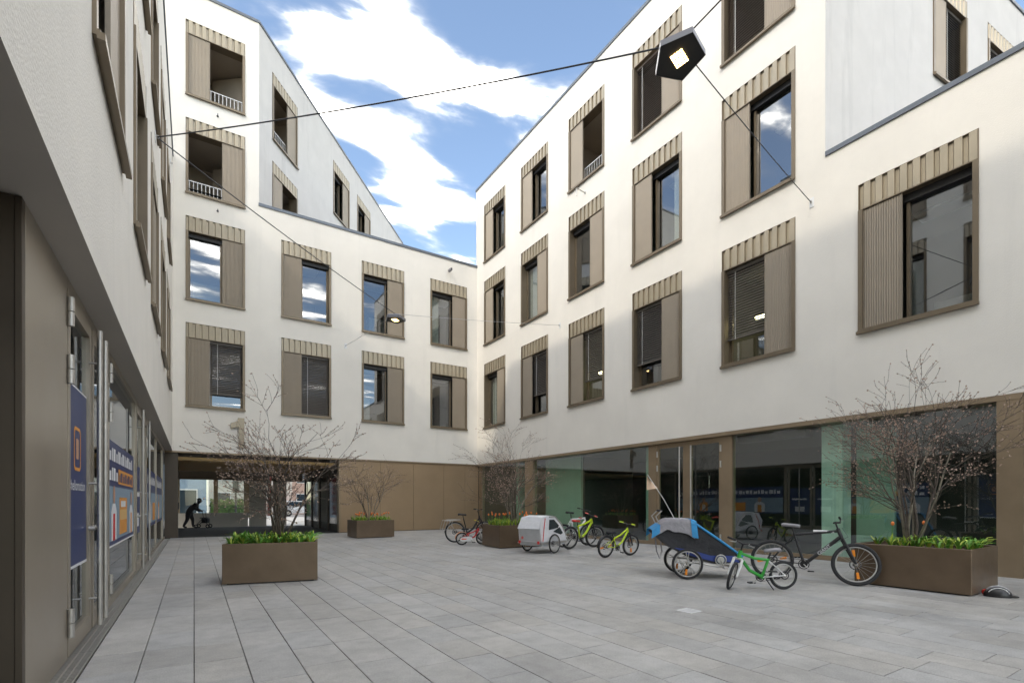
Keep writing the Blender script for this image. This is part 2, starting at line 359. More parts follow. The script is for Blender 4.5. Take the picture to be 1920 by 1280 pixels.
def slab_mb(w, l, mb=None, ox=0, oy=0, oz=0.0):
    mb = mb or MB(); g = 0.0038; c = 0.003
    x0, x1, y0, y1 = ox+g, ox+w-g*0.6, oy+g*0.7, oy+l-g*0.5; zb, zt = -0.028, oz
    vs = [(x0,y0,zb),(x1,y0,zb),(x1,y1,zb),(x0,y1,zb),(x0,y0,zt-c),(x1,y0,zt-c),(x1,y1,zt-c),(x0,y1,zt-c),(x0+c,y0+c,zt),(x1-c,y0+c,zt),(x1-c,y1-c,zt),(x0+c,y1-c,zt)]
    mb._add(vs, [(0,1,5,4),(1,2,6,5),(2,3,7,6),(3,0,4,7),(4,5,9,8),(5,6,10,9),(6,7,11,10),(7,4,8,11),(8,9,10,11)]); return mb
for s in near:
    key = (round(s[2]-s[0],3), round(s[3]-s[1],3))
    if key not in cache: cache[key] = slab_mb(*key).mesh('paving_slab', 'paving_obj')
    o = obj('paving_slab', cache[key], pav); o.location = (s[0], s[1], random.uniform(-0.0022, 0.0012)); o.color = tone()
far = MB(); tones = []
for s in SLABS:
    if s in nearset: continue
    slab_mb(s[2]-s[0], s[3]-s[1], far, s[0], s[1], random.uniform(-0.002, 0.001)); tones += [tone()] * 9
fo = far.build('paving_slabs', 'paving_attr', pav); tag(fo, kind='stuff')
ca = fo.data.color_attributes.new('tone', 'FLOAT_COLOR', 'CORNER')
buf = []
for p in fo.data.polygons: buf += list(tones[p.index]) * p.loop_total
ca.data.foreach_set('color', buf)
# passage floor and street beyond
pf = MB().box((-3,22.06,-0.03),(13,30.6,-0.006)).build('passage_floor', 'ground_base'); tag(pf, kind='structure')
st = MB().box((-60,30.6,-0.03),(80,90,-0.002)).build('street', 'street'); tag(st, kind='structure')

# drain channel along the shopfront
dr = empty('drain_channel', (-0.905, 0, 0), 0, 'slotted steel drain channel along the foot of the left shopfront', 'drain')
MB().box((-0.01,0.5,-0.03),(0.17,21.9,-0.024)).build('channel', 'lamp_face', dr)
gm = MB()
for i in range(4): gm.box((0.002+i*0.0507,0.004,-0.02),(0.012+i*0.0507,0.996,0.0))
gm.box((0,0,-0.02),(0.003,1,0.001)); gm.box((0.161,0,-0.02),(0.166,1,0.001))
for j in range(26): gm.box((0.003,0.008+j*0.0382,-0.007),(0.161,0.023+j*0.0382,-0.001))
gme = gm.mesh('grate', 'steel')
for i in range(21): o = obj('grate', gme, dr); o.location = (0, 0.7 + i*1.003, 0)
# small cast gully in the paving
gu = empty('gully_grate', (5.03, 3.93, 0.001), R(2), 'small pale slotted metal gully grate set in the grey paving', 'drain')
m = MB(); m.box((-0.11,-0.11,0.0),(0.11,-0.085,0.006)); m.box((-0.11,0.085,0.0),(0.11,0.11,0.006)); m.box((-0.11,-0.085,0.0),(-0.085,0.085,0.006)); m.box((0.085,-0.085,0.0),(0.11,0.085,0.006)); m.build('rim', 'white_paint', gu)
for i in range(6): o = MB().box((-0.083+i*0.028,-0.084,0.0),(-0.066+i*0.028,0.084,0.005)).build('bar', 'white_paint', gu)

# ------------------------------------------------------------------ facade helpers
def wall_sheet(name, mname, parent, origin, rz, L_, z0, z1, holes, top=None):
    xs = sorted({0.0, L_} | {h[0] for h in holes} | {h[0]+h[2] for h in holes}); zs = sorted({z0, z1} | {h[1] for h in holes} | {h[1]+h[3] for h in holes})
    xs = [a for a in xs if -1e-6 <= a <= L_+1e-6]; zs = [a for a in zs if z0-1e-6 <= a <= z1+1e-6]
    mb = MB(); idx = {}
    def V(a, b):
        if (a, b) not in idx: idx[(a, b)] = len(mb.v); mb.v.append((a, 0, b))
        return idx[(a, b)]
    for a0, a1 in zip(xs, xs[1:]):
        for b0, b1 in zip(zs, zs[1:]):
            ca, cb = (a0+a1)/2, (b0+b1)/2
            if any(h[0] < ca < h[0]+h[2] and h[1] < cb < h[1]+h[3] for h in holes): continue
            mb.f.append((V(a0,b0),V(a1,b0),V(a1,b1),V(a0,b1))); mb.sm.append(False); mb.mi.append(0)
    o = mb.build(name, mname, parent); o.location = (origin[0], origin[1], 0); o.rotation_euler = (0, 0, rz); return o

WC = {}
HH = 0.56
def cached(key, fn):
    if key not in WC: WC[key] = fn()
    return WC[key]
def window(parent, origin, rz, z, W, H, side, kind, blind_to=0.0, slat='slat', curtain=False, light=False):
    hh = HH if H > 2.9 else 0.5
    zt = H - hh
    def frame():
        m = MB()
        m.box((0,-0.03,0.0),(0.085,0.34,zt)); m.box((W-0.085,-0.03,0.0),(W,0.34,zt))
        m.box((0.085,-0.03,0.0),(W-0.085,0.34,0.075))
        m.box((0.0,0.075,zt),(W,0.34,zt+0.06)); m.box((0,0.075,zt+0.06),(W,0.10,H))
        m.box((0,0.0,H-0.012),(W,0.075,H)); m.box((0.0125,-0.008,zt+0.001),(W-0.0125,0.0745,zt+0.021)); m.box((0.0,-0.01,zt+0.001),(0.012,0.0745,H-0.012)); m.box((W-0.012,-0.01,zt+0.001),(W,0.0745,H-0.012))
        return m.mesh('window', 'frame_metal')
    root = obj('window', cached(('frame', W, H), frame), parent); root.location = (origin[0], origin[1], z); root.rotation_euler = (0, 0, rz)
    n = 9; bw = (W - 0.03) / n
    def board():
        m = MB(); e = 0.004
        poly = [(0.0, 0.044), (bw*0.30, 0.044), (bw*0.42, 0.002), (bw-e, -0.006), (bw-e, 0.070), (0.0, 0.070)]
        m.prism(poly, 0.022, hh-0.013, 'z'); return m.mesh('header_board', 'header_metal')
    bm_ = cached(('board', W, H), board)
    for i in range(n): o = obj('header_board', bm_, root); o.location = (0.015 + i*bw, 0, zt+0.001)
    def sill():
        m = MB(); m.box((-0.015,-0.085,-0.035),(W+0.015,-0.031,0.022)); m.box((0.0,-0.055,0.022),(W,-0.031,0.05)); return m.mesh('sill', 'frame_metal')
    obj('sill', cached(('sill', W), sill), root)
    sw = 0.375 * (W - 0.17)
    x0 = 0.095 if side == 'L' else W - 0.095 - sw
    def shutter():
        m = MB(); nr = 15; rwid = sw / nr; pts = []
        for i in range(nr):
            pts += [(i*rwid, 0.034), (i*rwid+rwid*0.28, 0.02), (i*rwid+rwid*0.72, 0.02), (i*rwid+rwid, 0.034)]
        pts2 = pts + [(sw, 0.055), (0, 0.055)]
        m.prism(pts2, 0.085, zt-0.012, 'z'); m.box((-0.012,0.015,0.083),(-0.001,0.06,zt-0.01)); m.box((sw+0.001,0.015,0.083),(sw+0.012,0.06,zt-0.01)); return m.mesh('shutter', 'shutter_metal')
    so = obj('shutter', cached(('shutter', W, H), shutter), root); so.location = (x0, 0, 0)
    ox0, ox1 = (x0+sw+0.012, W-0.085) if side == 'L' else (0.085, x0-0.012)
    if kind == 'loggia':
        def log():
            m = MB(); m.cm = 0
            a, b, c, d, y1 = -0.35, W+0.35, 0.0, zt+0.05, 2.4
            m.quad((a,0.341,c),(b,0.341,c),(b,y1,c),(a,y1,c)); m.quad((a,0.341,d),(a,y1,d),(b,y1,d),(b,0.341,d)); m.quad((a,y1,c),(b,y1,c),(b,y1,d),(a,y1,d))
            m.quad((a,0.341,c),(a,y1,c),(a,y1,d),(a,0.341,d)); m.quad((b,0.341,c),(b,0.341,d),(b,y1,d),(b,y1,c))
            m.quad((a,0.345,c),(a,0.345,d),(0.0,0.345,d),(0.0,0.345,c)); m.quad((W,0.345,c),(W,0.345,d),(b,0.345,d),(b,0.345,c)); return m.mesh('loggia', 'loggia_wall')
        obj('loggia', cached(('log', W, H), log), root)
        def rail():
            m = MB(); w_ = ox1 - ox0; nb = 9
            m.box((0,0.09,0.50),(w_,0.125,0.53)); 
            for i in range(nb): xx = 0.02 + (w_-0.05)*i/(nb-1); m.box((xx,0.095,0.075),(xx+0.022,0.12,0.5))
            return m.mesh('railing', 'steel_dull')
        o = obj('railing', cached(('rail', W, round(ox1-ox0,3)), rail), root); o.location = (ox0, 0, 0)
        return root
    def pf_():
        m = MB(); y0, y1 = 0.24, 0.30
        m.box((0.085,y0,0.075),(0.145,y1,zt-0.15)); m.box((W-0.145,y0,0.075),(W-0.085,y1,zt-0.15)); m.box((0.145,y0,0.075),(W-0.145,y1,0.125)); m.cm = 1; m.box((0.086,y0-0.09,zt-0.15),(W-0.086,y1,zt-0.001)); m.cm = 0
        xm = (sw + 0.12) if side == 'L' else (W - sw - 0.17)
        m.box((xm,0.20,0.125),(xm+0.055,y1,zt-0.16)); return m.mesh('pane_frame', ['frame_metal', 'lamp_face'])
    obj('pane_frame', cached(('pf', W, H, side), pf_), root)
    def pane(): return MB().box((0.14,0.266,0.12),(W-0.14,0.274,zt-0.15)).mesh('pane', 'glass')
    obj('pane', cached(('pane', W, H), pane), root)
    def room():
        m = MB(); a, b, c, d, y0, y1 = -0.35, W+0.35, -0.05, zt+0.25, 0.342, 3.2
        m.quad((a,y0,c),(b,y0,c),(b,y1,c),(a,y1,c)); m.quad((a,y0,d),(a,y1,d),(b,y1,d),(b,y0,d)); m.quad((a,y1,c),(b,y1,c),(b,y1,d),(a,y1,d)); m.quad((a,y0,c),(a,y1,c),(a,y1,d),(a,y0,d)); m.quad((b,y0,c),(b,y0,d),(b,y1,d),(b,y1,c))
        m.quad((a,y0+.003,c),(a,y0+.003,d),(0.0,y0+.003,d),(0.0,y0+.003,c)); m.quad((W,y0+.003,c),(W,y0+.003,d),(b,y0+.003,d),(b,y0+.003,c)); m.quad((0,y0+.003,zt+.05),(W,y0+.003,zt+.05),(W,y0+.003,d),(0,y0+.003,d)); return m.mesh('room', 'room_wall')
    obj('room', cached(('room', W, H), room), root)
    if kind == 'glass':
        rn_ = random.Random(int(z*10 + origin[0]*7 + origin[1]*13)); cx = rn_.uniform(0.1, W-0.9)
        o = MB().box((cx,2.2,-0.04),(cx+rn_.uniform(.6,1.0),2.7,rn_.uniform(.9,1.7))).build('cabinet', rn_.choice(('white_print','bronze_dark','curtain')), root)
        o = MB().box((W*.5-.5,rn_.uniform(1.0,1.8),zt+.12),(W*.5+.7,1.95,zt+.17)).build('ceiling_fitting', 'white_print', root)
        if rn_.random() < 0.5:
            nn = 12; xa, xb = (0.16, 0.16+W*.22) if rn_.random() < .5 else (W*.78-.16, W-.16); m = MB(); pts = [(xa+(xb-xa)*i/nn, 0.40+(.02 if i%2 else -.02)) for i in range(nn+1)]
            m._add([(p[0],p[1],0.1) for p in pts]+[(p[0],p[1],zt-0.1) for p in pts], [(i,i+1,nn+2+i,nn+1+i) for i in range(nn)], True); m.build('curtain', 'curtain', root)
    if curtain:
        def cur():
            pts = []; nn = 26
            for i in range(nn+1): pts.append((0.15 + (W-0.3)*i/nn, 0.40 + (0.018 if i % 2 else -0.018)))
            m = MB(); vs = [(p[0],p[1],0.1) for p in pts] + [(p[0],p[1],zt-0.1) for p in pts]
            m._add(vs, [(i,i+1,nn+2+i,nn+1+i) for i in range(nn)], True); return m.mesh('curtain', 'curtain')
        obj('curtain', cached(('cur', W, H), cur), root)
    if kind == 'blind':
        def bl():
            m = MB(); w_ = ox1 - ox0; zz = zt - 0.09
            m.box((0,0.09,zt-0.08),(w_,0.16,zt-0.005))
            while zz > blind_to + 0.12:
                m._add([(0.012,0.10,zz),(w_-0.012,0.10,zz),(w_-0.012,0.142,zz+0.050),(0.012,0.142,zz+0.050),(0.012,0.10,zz+0.004),(w_-0.012,0.10,zz+0.004),(w_-0.012,0.142,zz+0.055),(0.012,0.142,zz+0.055)],
                       [(0,3,2,1),(4,5,6,7),(0,1,5,4),(2,3,7,6)]); zz -= 0.068
            m.box((0.012,0.10,zz),(w_-0.012,0.155,zz+0.045)); return m.mesh('blind', slat)
        o = obj('blind', cached(('bl', W, H, blind_to, slat), bl), root); o.location = (ox0, 0, 0)
        def cd():
            m = MB(); w_ = ox1 - ox0
            for xx in (0.22*w_, ): m.box((xx,0.085,blind_to+0.1),(xx+0.012,0.093,zt-0.08))
            return m.mesh('blind_cord', 'cord')
        o = obj('blind_cord', cached(('cd', W, H, blind_to), cd), root); o.location = (ox0, 0, 0)
    return root
def coping(parent, p0, p1, z, w=0.10, h=0.10):
    p0, p1 = Vector((*p0, 0)), Vector((*p1, 0)); d = p1 - p0; L_ = d.length; a = math.atan2(d.y, d.x)
    o = MB().box((-0.02,-0.035,0),(L_+0.02,0.35,h)).build('coping', 'coping', parent); o.location = (p0.x, p0.y, z); o.rotation_euler = (0, 0, a); return o

# ------------------------------------------------------------------ right building (tall block + low wing)
rb = empty('office_building', (XR, 14, 0), 0, 'tall cream plaster office block with bronze windows along the right side of the courtyard', 'building')
rb.location = (0,0,0)
ZR, ZLOW, YS = 16.85, 9.05, 5.67
W = 1.94
holes = []
RC = [21.26, 18.01, 14.76, 11.51, 8.27, 5.01]
ROWS = [(4.9, 3.13), (8.93, 3.13), (12.95, 2.80)]
spec = {0: [('R','glass',0,1), ('L','blind',0.75,0), ('L','blind',0.72,0), ('R','blind',0.68,0), ('R','blind',0.60,0)],
        1: [('L','glass',0,0), ('R','glass',0,1), ('R','glass',0,0), ('L','glass',0,0), ('L','glass',0,0)],
        2: [('L','glass',0,0), ('L','glass',0,0), ('L','loggia',0,0), ('R','blind',0.0,0), ('R','blind',0.0,0)]}
Ystart = 22.1
for r in range(3):
    for c in range(5):
        z, H = ROWS[r]; s_, k_, bt, cu = spec[r][c]
        holes.append((Ystart - RC[c], z, W, H))
        window(rb, (XR, RC[c]), R(-90), z, W, H, s_, k_, bt, 'slat_brown' if r == 2 else 'slat', curtain=bool(cu))
wall_sheet('wall', 'plaster', rb, (XR, Ystart), R(-90), Ystart - YS, ZG, ZR, holes)
# side wall of the tall block above the low wing
ANG = R(-5.5)
sh = [(4.75, 12.75, 1.9, 2.8), (7.95, 12.75, 1.9, 2.8)]
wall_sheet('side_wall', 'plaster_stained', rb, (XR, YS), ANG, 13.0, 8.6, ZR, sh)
window(rb, (XR + 4.75*math.cos(ANG), YS + 4.75*math.sin(ANG)), ANG, 12.75, 1.9, 2.8, 'L', 'blind', 0.0, 'slat')
window(rb, (XR + 7.95*math.cos(ANG), YS + 7.95*math.sin(ANG)), ANG, 12.75, 1.9, 2.8, 'R', 'blind', 0.0, 'slat')
sx, sy = XR + 13*math.cos(ANG), YS + 13*math.sin(ANG)
MB().quad((XR,YS,ZR-0.02),(sx,sy,ZR-0.02),(sx,Ystart,ZR-0.02),(XR,Ystart,ZR-0.02)).build('roof', 'coping', rb)
MB().quad((XR,Ystart,ZG),(sx,Ystart,ZG),(sx,Ystart,ZR),(XR,Ystart,ZR)).build('end_wall', 'plaster', rb)
MB().quad((sx,sy,0),(sx,Ystart,0),(sx,Ystart,ZR),(sx,sy,ZR)).build('rear_wall', 'plaster', rb)
coping(rb, (XR, Ystart), (XR, YS), ZR); coping(rb, (XR, YS), (sx, sy), ZR)
# low wing
lw = empty('low_wing', (0,0,0), 0, 'low cream plaster wing with one big bronze window at the right edge of the picture', 'building')
YE = -14.0
lholes = [(YS - 5.01, 4.9, W, 3.16), (YS - 1.76, 4.9, W, 3.16), (YS + 1.49, 4.9, W, 3.16), (YS + 4.74, 4.9, W, 3.16)]
wall_sheet('wall', 'plaster', lw, (XR, YS), R(-90), YS - YE, ZG, ZLOW, lholes)
for i, h_ in enumerate(lholes): window(lw, (XR, YS - h_[0]), R(-90), 4.9, W, 3.16, 'L' if i % 2 == 0 else 'R', 'glass')
MB().quad((XR,YE,ZLOW-0.02),(26,YE,ZLOW-0.02),(26,YS,ZLOW-0.02),(XR,YS,ZLOW-0.02)).build('roof', 'coping', lw)
MB().quad((XR,YE,0),(26,YE,0),(26,YE,ZLOW),(XR,YE,ZLOW)).build('end_wall', 'plaster', lw)
coping(lw, (XR, YS-0.03), (XR, YE), ZLOW)
# ground floor glazing of the right building
gf = rb
MB().box((XR+0.004,2.5,ZG-0.10),(XRG+0.25,22.05,ZG-0.002)).build('lintel', 'bronze', gf)
MB().quad((XRG+0.1,-2,3.1),(17,-2,3.1),(17,22,3.1),(XRG+0.1,22,3.1)).build('ceiling', 'room_dark', gf)
MB().box((XRG-0.04,2.86,0.0),(XRG+0.06,10.95,0.10)).build('base_rail', 'bronze', gf)
MB().box((XRG-0.04,10.95,0.0),(XRG+0.06,22.05,0.10)).build('base_rail', 'bronze', gf)
def post(y0, y1, x0=XRG-0.05, x1=XRG+0.12, z1=ZG-0.102, m='bronze'): return MB().box((x0,y0,0.0),(x1,y1,z1)).build('mullion', m, gf)
post(17.24,17.84, XRG-0.10); post(21.75,22.04); post(10.64,10.95); post(8.06,8.36)
post(2.50,2.84, XR+0.01, XRG+0.35)
def pane_(y0, y1, z0=0.10, z1=ZG-0.102, m='glass_green'): return MB().box((XRG+0.012,y0+0.002,z0),(XRG+0.022,y1-0.002,z1)).build('pane', m, gf)
pane_(17.84,21.75); pane_(10.95,14.1); pane_(14.1,17.24); pane_(5.4,8.06); pane_(2.84,5.4)
# double door
for (y0, y1, hy, hx) in ((9.55,10.64,9.72,10.60), (8.36,9.45,9.32,8.40)):
    d = MB(); t = 0.10; zt_ = ZG-0.102
    d.box((XRG-0.03,y0,0.02),(XRG+0.04,y0+t,zt_)); d.box((XRG-0.03,y1-t,0.02),(XRG+0.04,y1,zt_)); d.box((XRG-0.03,y0+t,0.02),(XRG+0.04,y1-t,0.16)); d.box((XRG-0.03,y0+t,zt_-0.14),(XRG+0.04,y1-t,zt_))
    do = d.build('door', 'bronze', gf)
    MB().box((XRG,y0+t,0.16),(XRG+0.01,y1-t,zt_-0.14)).build('pane', 'glass_green', do)
    h_ = MB(); h_.tube([(XRG-0.11,hy,0.15),(XRG-0.11,hy,zt_-0.15)], 0.022, 10)
    for zz in (0.4, 1.5, 2.6): h_.tube([(XRG-0.11,hy,zz),(XRG-0.03,hy,zz)], 0.012, 6)
    h_.build('handle', 'steel', do)
    for zz in (0.35, 2.35, 2.78): MB().tube([(XRG-0.05,hx,zz-0.09),(XRG-0.05,hx,zz+0.09)], 0.024, 8).build('hinge', 'steel', do)
MB().box((XRG-0.03,9.45,0.0),(XRG+0.05,9.55,ZG-0.102)).build('mullion', 'bronze', gf)
# interior of the ground floor
m = MB(); m.quad((17,-2,0),(17,22,0),(17,22,3.1),(17,-2,3.1)); m.quad((XRG+.1,22,0),(17,22,0),(17,22,3.1),(XRG+.1,22,3.1)); m.quad((XRG+.1,-2,0.005),(17,-2,0.005),(17,22,0.005),(XRG+.1,22,0.005)); m.build('interior', 'room_dark', gf)
MB().box((XRG+0.55,14.9,0.006),(XRG+0.65,17.2,3.09)).build('partition', 'room_green', gf)
MB().box((XRG+0.66,14.9,0.006),(15.5,15.0,3.09)).build('partition', 'room_dark', gf)
MB().box((XRG+0.6,19.4,0.006),(16.0,19.6,3.09)).build('partition', 'room_green', gf)
MB().box((XRG+0.35,5.55,0.006),(XRG+0.75,6.0,3.09)).build('column', 'concrete', gf)
MB().box((XRG+0.9,4.75,0.006),(XRG+1.0,5.5,3.09)).build('partition', 'room_green', gf)
MB().tube([(XRG+0.6,11.35,0.006),(XRG+0.6,11.35,3.09)], 0.22, 20).build('column', 'room_green', gf)
for yy in (7.2, 6.3, 4.0): MB().box((XRG+0.25,yy,2.9),(XRG+0.55,yy+0.9,3.08)).build('ceiling_box', 'lamp_face', gf)
# passage behind the end pillar
MB().box((16.0,-6,0.0),(16.1,2.4,3.1)).build('passage_wall', 'facade_far', lw)
for i in range(7): MB().box((XR+0.5+i*0.55,-5,2.88),(XR+0.58+i*0.55,2.4,3.0)).build('ceiling_slat', 'slat_gold', lw)
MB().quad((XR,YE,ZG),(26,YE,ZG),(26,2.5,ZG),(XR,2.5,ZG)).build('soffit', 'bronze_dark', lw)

# ------------------------------------------------------------------ back building
bb = empty('courtyard_building', (0,0,0), 0, 'cream plaster building closing the courtyard with taller block at its left end and passage below', 'building')
ZB, ZT, XT = 13.0, 20.2, 2.17
BC = [-0.26, 2.97, 6.20, 9.43]
bspec = {0: [('L','blind',0.45), ('L','blind',0.0), ('R','glass',0), ('R','glass',0)], 1: [('R','glass',0), ('L','glass',0), ('R','glass',0), ('R','glass',0)]}
BR = [(4.86, 3.1), (8.80, 3.1)]
X0B = -3.5
bh = []
for r in range(2):
    for c in range(4):
        z, H = BR[r]; s_, k_, bt = bspec[r][c]; bh.append((BC[c]-X0B, z, W, H)); window(bb, (BC[c], YB), 0, z, W, H, s_, k_, bt)
wall_sheet('wall', 'plaster', bb, (X0B, YB), 0, 12.03 - X0B, ZG, ZB, bh + [(BC[0]-X0B, 12.74, W, ZB-12.74)])
th_ = [(BC[0]-X0B, 12.74, W, 2.78), (BC[0]-X0B, 16.36, W, 2.78)]
wall_sheet('tower_wall', 'plaster', bb, (X0B, YB), 0, XT - X0B, ZB, ZT, [(a, max(b, ZB), c, d - (max(b, ZB)-b)) for a, b, c, d in th_])
# cut the little strip of the loggia opening that dips under the parapet level
window(bb, (BC[0], YB), 0, 12.74, W, 2.78, 'R', 'loggia'); window(bb, (BC[0], YB), 0, 16.36, W, 2.78, 'L', 'loggia')
AS = R(90 - 39.2); SL = 17.0
side = [(0.88, 12.62, 1.9, 2.78, 'L', 'loggia'), (0.88, 16.28, 1.9, 2.78, 'R', 'loggia'), (6.2, 16.3, 1.9, 2.75, 'R', 'glass'), (9.12, 16.3, 1.9, 2.75, 'R', 'glass'), (6.2, 12.62, 1.9, 2.75, 'L', 'glass')]
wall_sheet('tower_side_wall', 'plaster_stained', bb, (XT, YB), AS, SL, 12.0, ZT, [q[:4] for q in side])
for (s_, z, w_, H, sd, kd) in side: window(bb, (XT + s_*math.cos(AS), YB + s_*math.sin(AS)), AS, z, w_, H, sd, kd)
ex, ey = XT + SL*math.cos(AS), YB + SL*math.sin(AS)
MB().quad((X0B,YB,ZT-.02),(XT,YB,ZT-.02),(ex,ey,ZT-.02),(X0B,ey,ZT-.02)).build('tower_roof', 'coping', bb)
MB().quad((X0B,YB+.05,ZB-.05),(24,YB+.05,ZB-.05),(24,30,ZB-.05),(X0B,30,ZB-.05)).build('roof', 'coping', bb)
m = MB(); m.quad((X0B,ey,12),(ex,ey,12),(ex,ey,ZT),(X0B,ey,ZT)); m.quad((X0B,YB,12),(X0B,ey,12),(X0B,ey,ZT),(X0B,YB,ZT)); m.build('tower_rear_wall', 'plaster', bb)
m = MB(); m.quad((X0B,30,ZG),(24,30,ZG),(24,30,ZB),(X0B,30,ZB)); m.quad((X0B,22,ZG),(X0B,30,ZG),(X0B,30,ZB),(X0B,22,ZB)); m.build('rear_wall', 'plaster', bb)
coping(bb, (XT, YB), (12.02, YB), ZB, h=0.11); coping(bb, (X0B, YB), (XT, YB), ZT); coping(bb, (XT, YB), (ex, ey), ZT)
# ground floor: bronze panels, passage, side shopfront
pxs = [5.30, 7.05, 8.62, 10.16, 11.30, 12.06]
for a, b in zip(pxs, pxs[1:]):
    MB().bevbox((a+0.004, YBG, 0.02), (b-0.004, YBG+0.05, ZG-0.06), 0.003).build('wall_panel', 'bronze_panel', bb)
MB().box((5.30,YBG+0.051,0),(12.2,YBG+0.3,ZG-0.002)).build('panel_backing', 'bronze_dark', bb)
MB().box((5.24,YBG-0.03,0),(5.298,YBG+0.30,ZG-0.06)).build('corner_post', 'bronze', bb)
MB().box((-3.0,YB+0.004,ZG-0.055),(12.0,YB+0.28,ZG-0.003)).build('lintel', 'bronze', bb)
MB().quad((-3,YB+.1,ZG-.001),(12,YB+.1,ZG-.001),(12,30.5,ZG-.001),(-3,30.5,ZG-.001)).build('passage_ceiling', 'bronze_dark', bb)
for i in range(11): MB().box((-0.9,22.5+i*0.74,2.90),(5.2,22.58+i*0.74,3.02)).build('ceiling_slat', 'slat_gold', bb)
MB().box((-0.9,22.1,0.0),(-0.50,22.7,ZG-0.06)).build('passage_pillar', 'bronze_dark', bb)
MB().box((-0.94,22.7,0.0),(-0.90,30.5,ZG-0.05)).build('passage_wall', 'bronze_dark', bb)
po = MB().box((-0.499,22.3,1.05),(-0.47,22.42,1.3)).build('intercom', 'lamp_face', bb)
# glazed right flank of the passage
for i in range(4): MB().box((5.30,22.45+i*1.9,0.35),(5.32,24.25+i*1.9,2.5)).build('pane', 'glass_far', bb)
MB().box((5.33,22.4,0.0),(5.45,30.4,ZG-0.05)).build('passage_wall', 'bronze_dark', bb)
for i in range(5): MB().box((5.25,22.35+i*1.9,0.0),(5.328,22.44+i*1.9,2.6)).build('mullion', 'bronze_dark', bb)
# screen at the passage end
sc_ = bb
MB().box((-0.9,30.9,0.0),(2.5,31.05,0.74)).build('plinth', 'facade_far', sc_)
for a, b in ((-0.9,-0.62),(0.88,1.08),(2.30,2.56)): MB().box((a,30.92,0.74),(b,31.03,2.5)).build('mullion', 'bronze', sc_)
MB().box((-0.9,30.9,2.5),(5.3,31.06,ZG)).build('passage_beam', 'bronze_dark', sc_)
MB().box((2.56,30.93,0.0),(3.42,31.02,2.5)).build('screen_panel', 'facade_far', sc_)
for a, b in ((-0.62,0.88),(1.08,2.30)): MB().box((a,30.97,0.74),(b,30.98,2.5)).build('pane', 'glass_shop', sc_)
MB().box((3.75,30.93,0.0),(4.45,31.02,2.5)).build('screen_panel', 'facade_far', sc_)
# bronze numeral one on the plaster
nm = MB(); nm.prism([(0.0,0.72),(0.0,0.92),(0.24,1.02),(0.24,1.14),(0.46,1.14),(0.46,0.0),(0.27,0.0),(0.27,0.80)], -0.10, -0.002, 'y')
no = nm.build('house_number', 'header_metal'); no.location = (1.19, YB, 3.42); tag(no, 'large raised bronze numeral one on the plaster above the passage', 'house number')

# ------------------------------------------------------------------ left building
lb = empty('shop_building', (0,0,0), 0, 'plaster shop and office building with projecting bronze windows running down the left edge', 'building')
ZL1, ZL2, YST, YLE = 17.5, 13.9, 14.0, -14.0
LC = [1.85, 4.95, 8.05, 11.15, 14.35, 17.45]
lh1, lh2 = [], []
for i, y in enumerate(LC):
    rows = ROWS if y < 12 else ROWS[:2]
    for r, (z, H) in enumerate(rows):
        (lh1 if y < 12 else lh2).append(((y - YLE) if y < 12 else (y - YST), z, W, H))
        if y > 1.8: window(lb, (XL, y), R(90), z, W, H, 'R' if (i + r) % 2 else 'L', 'blind' if (i, r) in ((1, 0), (3, 1)) else 'glass', 0.0)
wall_sheet('wall', 'plaster', lb, (XL, YLE), R(90), YST - YLE, ZG, ZL1, lh1)
wall_sheet('wall', 'plaster', lb, (XL, YST), R(90), 22.0 - YST, ZG, ZL2, lh2)
for h_ in lh1[:0]: pass
MB().quad((XL,YLE,ZL1-.02),(XL,YST,ZL1-.02),(-13,YST,ZL1-.02),(-13,YLE,ZL1-.02)).build('roof', 'coping', lb)
MB().quad((XL,YST,ZL2-.02),(XL,22,ZL2-.02),(-13,22,ZL2-.02),(-13,YST,ZL2-.02)).build('roof', 'coping', lb)
MB().quad((XL,YST,ZL2),(-13,YST,ZL2),(-13,YST,ZL1),(XL,YST,ZL1)).build('end_wall', 'plaster', lb)
m = MB(); m.quad((-13,YLE,0),(-13,22,0),(-13,22,ZL2),(-13,YLE,ZL2)); m.quad((-13,YLE,ZL2),(-13,YST,ZL2),(-13,YST,ZL1),(-13,YLE,ZL1)); m.quad((XL,YLE,ZG),(-13,YLE,ZG),(-13,YLE,ZL1),(XL,YLE,ZL1)); m.build('rear_wall', 'plaster', lb)
coping(lb, (XL, YLE), (XL, YST), ZL1); coping(lb, (XL, YST), (XL, 22), ZL2)
MB().quad((XL,YLE,ZG),(XL,22.06,ZG),(-6.5,22.06,ZG),(-6.5,YLE,ZG)).build('soffit', 'soffit', lb)
# recess beside the camera and the satin metal end panel
YP = 4.21
MB().box((-6.5,YP,0.0),(XLG-0.006,YP+0.06,ZG-0.003)).build('recess_wall', 'bronze_dark', lb)
MB().box((-6.5,-14,0.0),(-6.4,YP-0.003,ZG-0.003)).build('recess_wall', 'bronze_dark', lb)
MB().bevbox((XLG-0.05,YP+0.062,0.0),(XLG+0.03,5.50,ZG-0.004), 0.004).build('metal_panel', 'satin_panel', lb)
MB().bevbox((XLG-0.004,YP-0.01,0.0),(XLG+0.03,YP+0.061,ZG-0.005), 0.003).build('corner_trim', 'bronze_dark', lb)
MB().box((XLG-0.05,5.50,ZG-0.10),(XLG+0.03,21.95,ZG-0.004)).build('head_rail', 'satin_panel', lb)
def lpost(a, b, x1=XLG+0.03, m='satin_panel'): return MB().box((XLG-0.05,a,0.0),(x1,b,ZG-0.101)).build('mullion', m, lb)
